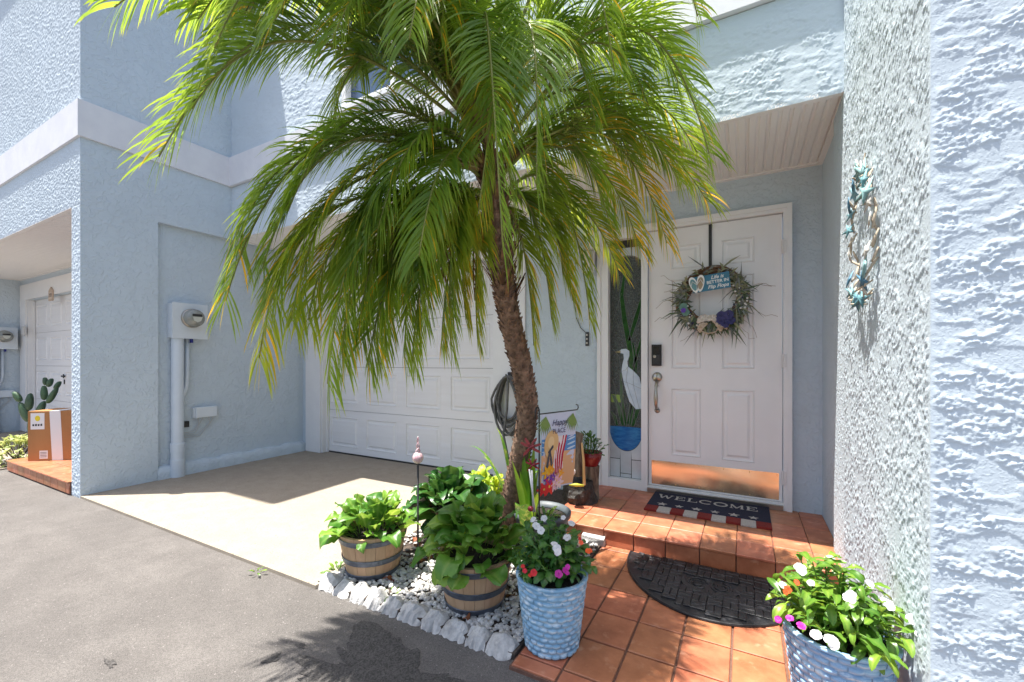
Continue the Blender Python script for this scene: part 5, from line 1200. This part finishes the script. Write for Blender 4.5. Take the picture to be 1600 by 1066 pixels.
for ch, adv in zip('WELCOME', (1.32, 1.02, .98, 1.12, 1.2, 1.22, .9)):
    m = MB(); ss, ar = GL[ch]
    for a, b, w in ss: stroke(m, a, b, w, lx_, my1 - .155, hgt * .95, mz + .0142 + .0004 * random.random())
    for c, r, a0, a1, w in ar: arc(m, c, r, a0, a1, w, lx_, my1 - .155, hgt * .95, mz + .0142)
    m.build('lettering', M_coirW, t); lx_ += adv * hgt * .92

# half-round rubber mat of moulded bricks
cx, cy, ra, rb_ = -.16, 2.600, .45, .54
t = thing('rubber_mat', 'black half-round rubber mat moulded like brick paving below the step', 'door mat', (cx, cy - .25, 0.001))
hs = [(ra * math.cos(math.pi + math.pi * k / 40), rb_ * math.sin(math.pi + math.pi * k / 40)) for k in range(41)]
MB().prism(hs, (cx, cy, .0015), (1, 0, 0), (0, 1, 0), (0, 0, 1), 0, .005).build('base', M_rubber, t, fixn=True)
MB().tube([(cx + a * .985, cy + b * .985, .0065) for a, b in hs], .0055, 6).build('rim', M_rubber, t, smooth=True)
ins_ = lambda x, y, f=.955: (x / (ra * f)) ** 2 + (y / (rb_ * f)) ** 2 < 1 and y < -.006
bw_, bh_ = .0645, .0312; bme = [MB().cbox(-bw_ / 2, bw_ / 2, -bh_ / 2, bh_ / 2, 0, .0062 + .0013 * i, .0022).mesh('brick', M_rubber) for i in range(3)]
rb2 = random.Random(3)
for gx_ in range(-8, 8):
    for gy_ in range(-10, 1):
        c0 = ((gx_ + .5) * .066, (gy_ + .4) * .066); vert = (gx_ + gy_) % 2
        if abs(c0[0]) < .12 and -.30 < c0[1] < -.12: continue
        for s_ in (-1, 1):
            px, py = (c0[0] + s_ * .0165, c0[1]) if vert else (c0[0], c0[1] + s_ * .0165)
            hx_, hy_ = (bh_ / 2, bw_ / 2) if vert else (bw_ / 2, bh_ / 2)
            if all(ins_(px + a * hx_, py + b * hy_) for a in (-1, 1) for b in (-1, 1)):
                inst('brick', bme[rb2.randrange(3)], t, Matrix.Translation((cx + px, cy + py, .0063)) @ Matrix.Rotation((math.pi / 2 if vert else 0) + rb2.uniform(-.07, .07), 4, 'Z'))
for s_, a0 in ((-.055, .3), (.055, 2.6)):
    for r0 in (.045, .024):
        MB().tube([(cx + s_ + r0 * math.cos(a0 + 5.2 * k / 18), cy - .21 + r0 * 1.2 * math.sin(a0 + 5.2 * k / 18), .0075) for k in range(19)], .0055, 6).build('scroll', M_rubber, t, smooth=True)
for a in range(9):
    an = math.pi + (a + .5) * math.pi / 9
    inst('brick', bme[a % 3], t, Matrix.Translation((cx + .135 * math.cos(an), cy - .17 + .14 * math.sin(an), .0063)) @ Matrix.Rotation(an + math.pi / 2, 4, 'Z'))

# ================================================================== DOOR WREATH
wc = Vector((-.222, YW - .045, CAM_H + .462)); rw = .205
t = thing('wreath_hanger', 'black metal wreath hanger hooked over the top of the front door', 'wreath hanger', (wc.x - .005, YW - .01, wc.z + .15))
hg = MB(); hx = wc.x - .012
hg.box(hx - .011, hx + .011, YW - .004, YW + .002, wc.z + .19, 2.186); hg.build('strap', M_black, t)
MB().tube([(hx, YW - .006, wc.z + .20), (hx, YW - .055, wc.z + .165), (hx, YW - .075, wc.z + .20)], .007, 6).build('hook', M_black, t)
t = thing('door_wreath', 'twig wreath with greenery, shells, navy bloom and small sign on the front door', 'wreath', (wc.x, wc.y, wc.z - .28))
tw = pm('wreath_twig', (.26, .14, .075), (.14, .075, .04), scale=30, rough=.85); rw_ = random.Random(17)
m = MB()
for k in range(42):
    ph, fr2 = rw_.uniform(0, 6.28), rw_.choice((3, 4, 5)); rr0 = rw + rw_.uniform(-.034, .034); am = rw_.uniform(.008, .022)
    m.tube([(wc.x + (rr0 + am * math.sin(fr2 * a + ph)) * math.cos(a), wc.y + am * math.cos(fr2 * a + ph), wc.z + (rr0 + am * math.sin(fr2 * a + ph)) * math.sin(a)) for a in (6.2832 * j / 48 for j in range(49))], .0042, 5, cap=False)
m.build('twig_ring', tw, t, smooth=True)
gr = [pm('wreath_green%d' % i, c, rough=.5, rattr=(.6, 1.4)) for i, c in enumerate(((.06, .09, .035), (.22, .22, .12), (.17, .18, .17)))]
for gi, nblade in ((0, 230), (1, 190), (2, 170)):
    m = MB()
    for k in range(nblade):
        while True:
            a = rw_.uniform(0, 6.28)
            if not (1.0 < a < 2.5 and rw_.random() < .75): break
        b0 = wc + Vector((math.cos(a), 0, math.sin(a))) * (rw + rw_.uniform(-.04, .03)) + Vector((0, -.03, 0))
        an = a + rw_.uniform(-1.3, 1.3) + (math.pi if rw_.random() < .2 else 0); L_ = rw_.uniform(.03, .085) if rw_.random() < .93 else rw_.uniform(.14, .18)
        d = Vector((math.cos(an), rw_.uniform(-.5, .05), math.sin(an))).normalized(); s_ = Vector((-math.sin(an), 0, math.cos(an))) * rw_.uniform(.003, .009); bend = Vector((0, 0, -1)) * L_ * rw_.uniform(0, .5)
        m.tv = rw_.random(); m.add([b0 - s_ * .6, b0 + s_ * .6, b0 + d * L_ * .5 + bend * .2 + s_, b0 + d * L_ * .5 + bend * .2 - s_, b0 + d * L_ + bend], [(0, 1, 2, 3), (3, 2, 4)])
    stuff(m.build('greenery', gr[gi], t))
m = MB()
for k in range(10):
    a = rw_.uniform(-.8, .7) if k < 5 else rw_.uniform(2.3, 4.2); b0 = wc + Vector((math.cos(a), 0, math.sin(a))) * rw; q_ = [b0]
    for j in range(6): q_.append(q_[-1] + Vector((math.cos(a + rw_.uniform(-.9, .9)), rw_.uniform(-.3, .15), math.sin(a + rw_.uniform(-.9, .9)))) * .04)
    m.tube(q_, .0014, 4)
stuff(m.build('curly_twigs', tw, t))
bl = pm('wreath_navy', (.018, .018, .085), (.04, .035, .14), scale=30, rough=.6)
fm = flower_mesh('navy_bloom', bl, .034, 6, .5, 5)
for (da, dz) in ((.095, -.155), (.07, -.13), (.115, -.125), (.09, -.185), (.125, -.165), (.06, -.16)):
    inst('navy_bloom', fm, t, frame(wc + Vector((da, -.06 + rw_.uniform(-.01, .01), dz)), (1, 0, 0), (0, 0, 1), (0, -1, 0)) @ Matrix.Rotation(rw_.uniform(0, 6), 4, 'Z') @ Matrix.Rotation(rw_.uniform(-.5, .5), 4, 'X'))
inst('purple_bloom', flower_mesh('purple_bloom', pm('wreath_purple', (.12, .05, .38), rough=.6), .018, 5, .4, 6), t, frame(wc + Vector((-.19, -.06, -.075)), (1, 0, 0), (0, 0, 1), (0, -1, 0)))
for (da, dz, r0) in ((-.19, -.05, .03), (-.175, -.09, .028)): inst('teal_bloom', flower_mesh('teal_bloom', pm('wreath_teal', (.12, .24, .20), rough=.6), r0, 6, .3, 7), t, frame(wc + Vector((da, -.055, dz)), (1, 0, 0), (0, 0, 1), (0, -1, 0)))
for k in range(34):
    a = rw_.choice((rw_.uniform(-.9, .6), rw_.uniform(3.3, 4.4))); c = wc + Vector((math.cos(a) * (rw + rw_.uniform(-.05, .04)), -.05, math.sin(a) * (rw + rw_.uniform(-.05, .04)))); r0 = rw_.uniform(.005, .009)
    MB().lathe([(0, -r0), (r0 * .8, -r0 * .6), (r0, 0), (r0 * .8, r0 * .6), (0, r0)], 8, c).build('berry', pm('berry_white', (.72, .70, .66), rough=.4) if k % 3 else pm('berry_navy', (.02, .02, .06), rough=.3), t, smooth=True)
sh = pm('wreath_shell', (.62, .50, .40), (.40, .28, .18), scale=40, rough=.45); sh2 = pm('wreath_shell_pale', (.70, .64, .56), (.45, .38, .32), scale=60, rough=.45)
for (da, dz, r0, a0, mt) in ((-.045, -.165, .05, .2, sh2), (.01, -.16, .042, -.4, sh2), (-.05, -.215, .042, .9, sh), (.035, -.20, .05, -1.0, sh), (.075, -.215, .032, -.4, sh)):
    vs = [wc + Vector((da, -.05, dz))]; K = 13
    for k in range(K):
        a = a0 + math.pi / 2 + (k / (K - 1) - .5) * 3.4; rr0 = r0 * (1 + .08 * (k % 2)); vs.append(wc + Vector((da + rr0 * math.cos(a), -.052 - .006 * (k % 2), dz + rr0 * math.sin(a))))
    vs2 = [(v_ + Vector((0, -.022 if i == 0 else -.004, 0))) for i, v_ in enumerate(vs)]
    MB().add(vs2, [(0, k, k + 1) for k in range(1, K)]).build('shell', mt, t)
MB().tube([wc + Vector((-.07, -.055, -.235)), wc + Vector((-.02, -.06, -.255)), wc + Vector((.03, -.055, -.245)), wc + Vector((.05, -.05, -.215)), wc + Vector((.03, -.05, -.195))], .005, 6).build('twine', sh, t, smooth=True)
# small teal sign with white script
tl = R(6); SA, SB = Vector((math.cos(tl), 0, math.sin(tl))), Vector((-math.sin(tl), 0, math.cos(tl))); SN_ = Vector((0, -1, 0)); SO = wc + Vector((.0, -.085, .115))
sg_ = MB().prism([(-.125, -.058), (.125, -.058), (.125, .058), (-.125, .058)], SO, SA, SB, SN_, 0, .006).build('sign', pm('sign_teal', (.05, .20, .30), (.04, .16, .25), scale=12, rough=.6), t, fixn=True)
wht = pm('sign_white', (.80, .80, .78), rough=.6)
for body, dy_, s_, shr in (('Life is', .033, .036, .3), ('BETTER IN', .0, .031, 0), ('Flip Flops', -.034, .036, .3)):
    inst('lettering', text_mesh(body, s_, wht, shr, .0004, .0006), sg_, frame(SO + SA * .045 + SB * dy_ + SN_ * .0066, SA, SB, SN_))
for k, (a, b, an) in enumerate(((-.115, .0, .35), (-.068, .005, -.05))):
    ax = SA * math.cos(an + 1.45) + SB * math.sin(an + 1.45); ay = -SA * math.sin(an + 1.45) + SB * math.cos(an + 1.45)
    sole = [(.062 * math.cos(w), (.026 + .005 * math.cos(w)) * math.sin(w)) for w in (6.2832 * k_ / 22 for k_ in range(22))]
    MB().prism(sole, SO + SA * a + SB * b, ax, ay, SN_, .0065, .014).build('flip_flop', wht, sg_, fixn=True)
    MB().prism([(x * .72, y * .72) for x, y in sole], SO + SA * a + SB * b, ax, ay, SN_, .0142, .0155).build('insole', pm('insole_tan' if k else 'insole_teal', (.35, .27, .18) if k else (.14, .30, .32), rough=.7), sg_, fixn=True)
    o_ = SO + SA * a + SB * b + SN_ * .016
    MB().tube([o_ - ax * .008 + ay * .022, o_ + ax * .026 + SN_ * .006, o_ - ax * .008 - ay * .022], .003, 5).build('thong_strap', wht, sg_)

# ================================================================== STARFISH WREATH ON THE SIDE WALL
sc_ = Vector((XR - .018, 2.175, CAM_H + .50))
t = thing('starfish_wreath', 'oval wreath of turquoise and white starfish and shells on the rough side wall', 'wreath', (XR - .01, sc_.y, sc_.z - .33))
rs = random.Random(29); ry_, rz_ = .165, .262
drift = pm('driftwood_pale', (.50, .43, .34), (.38, .31, .23), scale=20, rough=.85)
for k in range(46):
    a = 6.2832 * k / 46 + rs.uniform(-.05, .05); c = sc_ + Vector((rs.uniform(-.015, .008), ry_ * math.cos(a) * rs.uniform(.9, 1.1), rz_ * math.sin(a) * rs.uniform(.93, 1.07)))
    d = Vector((rs.uniform(-.15, .15), -math.sin(a) * ry_, math.cos(a) * rz_)).normalized() + Vector((0, rs.uniform(-.35, .35), rs.uniform(-.3, .3))); L_ = rs.uniform(.04, .085)
    MB().tube([c - d * L_ / 2, c, c + d * L_ / 2], [.003, .005, .003], 6).build('driftwood_stick', drift, t, smooth=True)
def star_mesh(mat):
    m = MB(); top = [(0, 0, .20)]; vs = [(0, 0, .20)]; K = 10
    for k in range(K):
        r0 = 1.0 if k % 2 == 0 else .34; a = 2 * math.pi * k / K; vs.append((r0 * math.cos(a), r0 * math.sin(a), .05 if k % 2 == 0 else .0))
    for k in range(5):
        a = 4 * math.pi * k / 10; vs.append((.55 * math.cos(a), .55 * math.sin(a), .16))
    fs = []
    for k in range(5):
        i0, il, ir, rd = 1 + 2 * k, 1 + (2 * k - 1) % 10, 1 + (2 * k + 1) % 10, 11 + k
        fs += [(0, rd, ir), (0, il, rd), (rd, i0, ir), (il, i0, rd)]
    vs.append((0, 0, -.05)); fs += [(16, 1 + (k + 1) % 10, 1 + k) for k in range(10)]
    return m.add(vs, fs).mesh('starfish', mat, smooth=True)
cols = [star_mesh(pm('starfish_%d' % i, c, tuple(x * .75 for x in c), scale=60, rough=.6)) for i, c in enumerate(((.16, .36, .41), (.10, .24, .36), (.27, .47, .48), (.66, .63, .58), (.24, .43, .50)))]
for k, (a, s_, c_) in enumerate(((95, .055, 0), (70, .05, 3), (115, .05, 1), (45, .055, 0), (60, .07, 2), (140, .055, 1), (150, .045, 4), (20, .05, 3), (165, .05, 0), (5, .045, 3), (190, .045, 3), (215, .055, 1), (232, .05, 4), (250, .06, 0), (268, .055, 2), (285, .065, 0), (300, .045, 3), (312, .06, 1), (325, .07, 2), (340, .05, 3), (30, .075, 2), (84, .06, 2), (128, .06, 4), (240, .06, 2), (275, .05, 1))):
    a = R(a); c = sc_ + Vector((-.008 - rs.uniform(0, .012), -ry_ * math.cos(a), rz_ * math.sin(a)))
    n_ = Vector((-1, rs.uniform(-.6, .3), rs.uniform(-.35, .35))).normalized(); Av = n_.orthogonal().normalized()
    inst('starfish', cols[c_], t, frame(c, Av, n_.cross(Av), n_) @ Matrix.Rotation(rs.uniform(0, 6), 4, 'Z') @ Matrix.Scale(s_ * .80, 4))
for (a, dz) in ((88, .05), (97, .035)):
    MB().tube([sc_ + Vector((-.01, -ry_ * math.cos(R(a)), rz_)), sc_ + Vector((-.02, -ry_ * math.cos(R(a)) + .01, rz_ + dz))], [.006, .002], 6).build('shell_spike', pm('spike_shell', (.72, .62, .55), rough=.4), t, smooth=True)
MB().tube([sc_ + Vector((0, 0, rz_ + .01)), sc_ + Vector((.008, .0, rz_ + .07))], .003, 5).build('hanging_cord', drift, t)

# ================================================================== NEIGHBOUR'S PORCH
M_card = pm('cardboard', (.42, .20, .07), (.36, .165, .055), scale=7, rough=.8, stretch=(1, 1, .3))
bx_, by_ = -6.43, 1.86; an = R(38)
t = thing('cardboard_box', 'large brown cardboard box with white tape on the neighbour porch', 'box', (bx_, by_, ZP))
BA, BB = Vector((math.cos(an), math.sin(an), 0)), Vector((-math.sin(an), math.cos(an), 0)); BO = Vector((bx_, by_, ZP + .0015))
hw, hd, hh = .35, .17, .52
MB().prism([(-hw, -hd), (hw, -hd), (hw, hd), (-hw, hd)], BO, BA, BB, (0, 0, 1), 0, hh).build('carton', M_card, t, fixn=True)
MB().prism([(-hw + .004, -.002), (hw - .004, -.002), (hw - .004, .002), (-hw + .004, .002)], BO, BA, BB, (0, 0, 1), hh + .0004, hh + .0012).build('flap_seam', M_dark, t, fixn=True)
wt = pm('white_tape', (.76, .75, .74), rough=.4); lb = pm('paper_label', (.78, .77, .75), rough=.6)
O1 = BO - BB * (hd + .0005)
MB().prism([(-.13, 0), (-.03, 0), (-.055, hh), (-.155, hh)], O1, BA, (0, 0, 1), -BB, 0, .001).build('tape', wt, t, fixn=True)
MB().prism([(-.155, -hd), (-.055, -hd), (-.055, hd), (-.155, hd)], BO, BA, BB, (0, 0, 1), hh + .0014, hh + .0022).build('tape', wt, t, fixn=True)
L1 = MB().prism([(-.325, .33), (-.20, .33), (-.20, .50), (-.325, .50)], O1, BA, (0, 0, 1), -BB, 0, .001).build('label', lb, t, fixn=True)
MB().prism(ell(-.262, .445, .024, .030, 12), O1, BA, (0, 0, 1), -BB, .0012, .0018).build('yellow_mark', pm('label_yellow', (.75, .60, .02), rough=.6), L1, fixn=True)
for k in range(4): MB().prism([(-.308 + .024 * k, .365), (-.292 + .024 * k, .365), (-.292 + .024 * k, .385 + .004 * (k % 2)), (-.308 + .024 * k, .385)], O1, BA, (0, 0, 1), -BB, .0012, .0018).build('label_print', M_dark, L1, fixn=True)
L2 = MB().prism([(-.245, .02), (-.17, .02), (-.17, .105), (-.245, .105)], O1, BA, (0, 0, 1), -BB, 0, .001).build('label', lb, t, fixn=True)
for k in range(4): MB().prism([(-.237, .035 + .016 * k), (-.18, .035 + .016 * k), (-.18, .043 + .016 * k), (-.237, .043 + .016 * k)], O1, BA, (0, 0, 1), -BB, .0012, .0018).build('label_print', pm('label_grey', (.25, .24, .24), rough=.6), L2, fixn=True)
# prickly pear behind the box
M_cact = pm('cactus_pad', (.045, .10, .05), (.03, .07, .035), scale=20, rough=.55, bump=.6, bscale=60, rvar=.25)
cb = W(70, 700, 5.15); cb.z = 0.004
t = thing('cactus', 'dark green prickly pear cactus behind the cardboard box', 'cactus', cb)
pot_ = MB().lathe([(.10, 0), (.13, .20), (.135, .20), (.12, .185), (0, .18)], 18, cb).build('pot', clay, t, smooth=False)
def pad(u, v, L_, w, an, dt=0):
    L_ *= .82; w *= .8; c = W(u, v + 6, 5.15 + dt); ax = right_ * math.cos(an) + up_ * math.sin(an); ay = -right_ * math.sin(an) + up_ * math.cos(an); n_ = ax.cross(ay); vs = []; K = 14
    for sc2, d in ((.55, .022), (.95, .014), (1.0, 0), (.95, -.014), (.55, -.022)):
        for k in range(K): w_ = 6.2832 * k / K; vs.append(c + ax * (L_ * sc2 * math.cos(w_)) + ay * (w * sc2 * (1 - .18 * math.cos(w_)) * math.sin(w_)) + n_ * d)
    fs = [(r_0 * K + k, r_0 * K + (k + 1) % K, r_0 * K + K + (k + 1) % K, r_0 * K + K + k) for r_0 in range(4) for k in range(K)] + [tuple(range(K - 1, -1, -1)), tuple(4 * K + k for k in range(K))]
    MB().add(vs, fs).build('pad', M_cact, t, smooth=True)
for a in ((38, 638, .16, .06, 2.0), (27, 614, .09, .045, 2.2), (46, 622, .13, .055, 1.45), (64, 632, .12, .05, 1.1), (69, 608, .11, .045, 1.6, .05), (78, 592, .07, .035, 1.1), (71, 590, .06, .03, 1.75), (82, 612, .14, .04, 1.0), (90, 596, .07, .03, .95), (50, 660, .15, .06, 1.6), (68, 660, .15, .06, 1.5), (60, 690, .16, .07, 1.57)): pad(*a)
bb_ = W(27, 705, 4.85); bb_.z = .004
pv = [leaf_mesh('leaf', pm('variegated_leaf', (.46, .50, .20), (.28, .36, .10), scale=30, rough=.5, transl=.2, rvar=.25, rnd=True), .045, .011, .02, c, .003, .3, nl=5, nw=1, seed=100 + i, vein=0) for i, c in enumerate((.8, 1.6, 2.2))]
bs_ = rosette('variegated_bush', 'pale yellow-green bush in the neighbour bed left of the box', 'bush', bb_, pv, 240, .20, 80, -10, .9, 1.8, 101, rise=.24)
m = MB()
for k in range(14): a = k * 2.4; m.tube([(bb_.x, bb_.y, .003), (bb_.x + .10 * math.cos(a), bb_.y + .10 * math.sin(a), .16), (bb_.x + .16 * math.cos(a), bb_.y + .16 * math.sin(a), .22)], .004, 5)
m.build('stem', M_bedsoil, bs_)
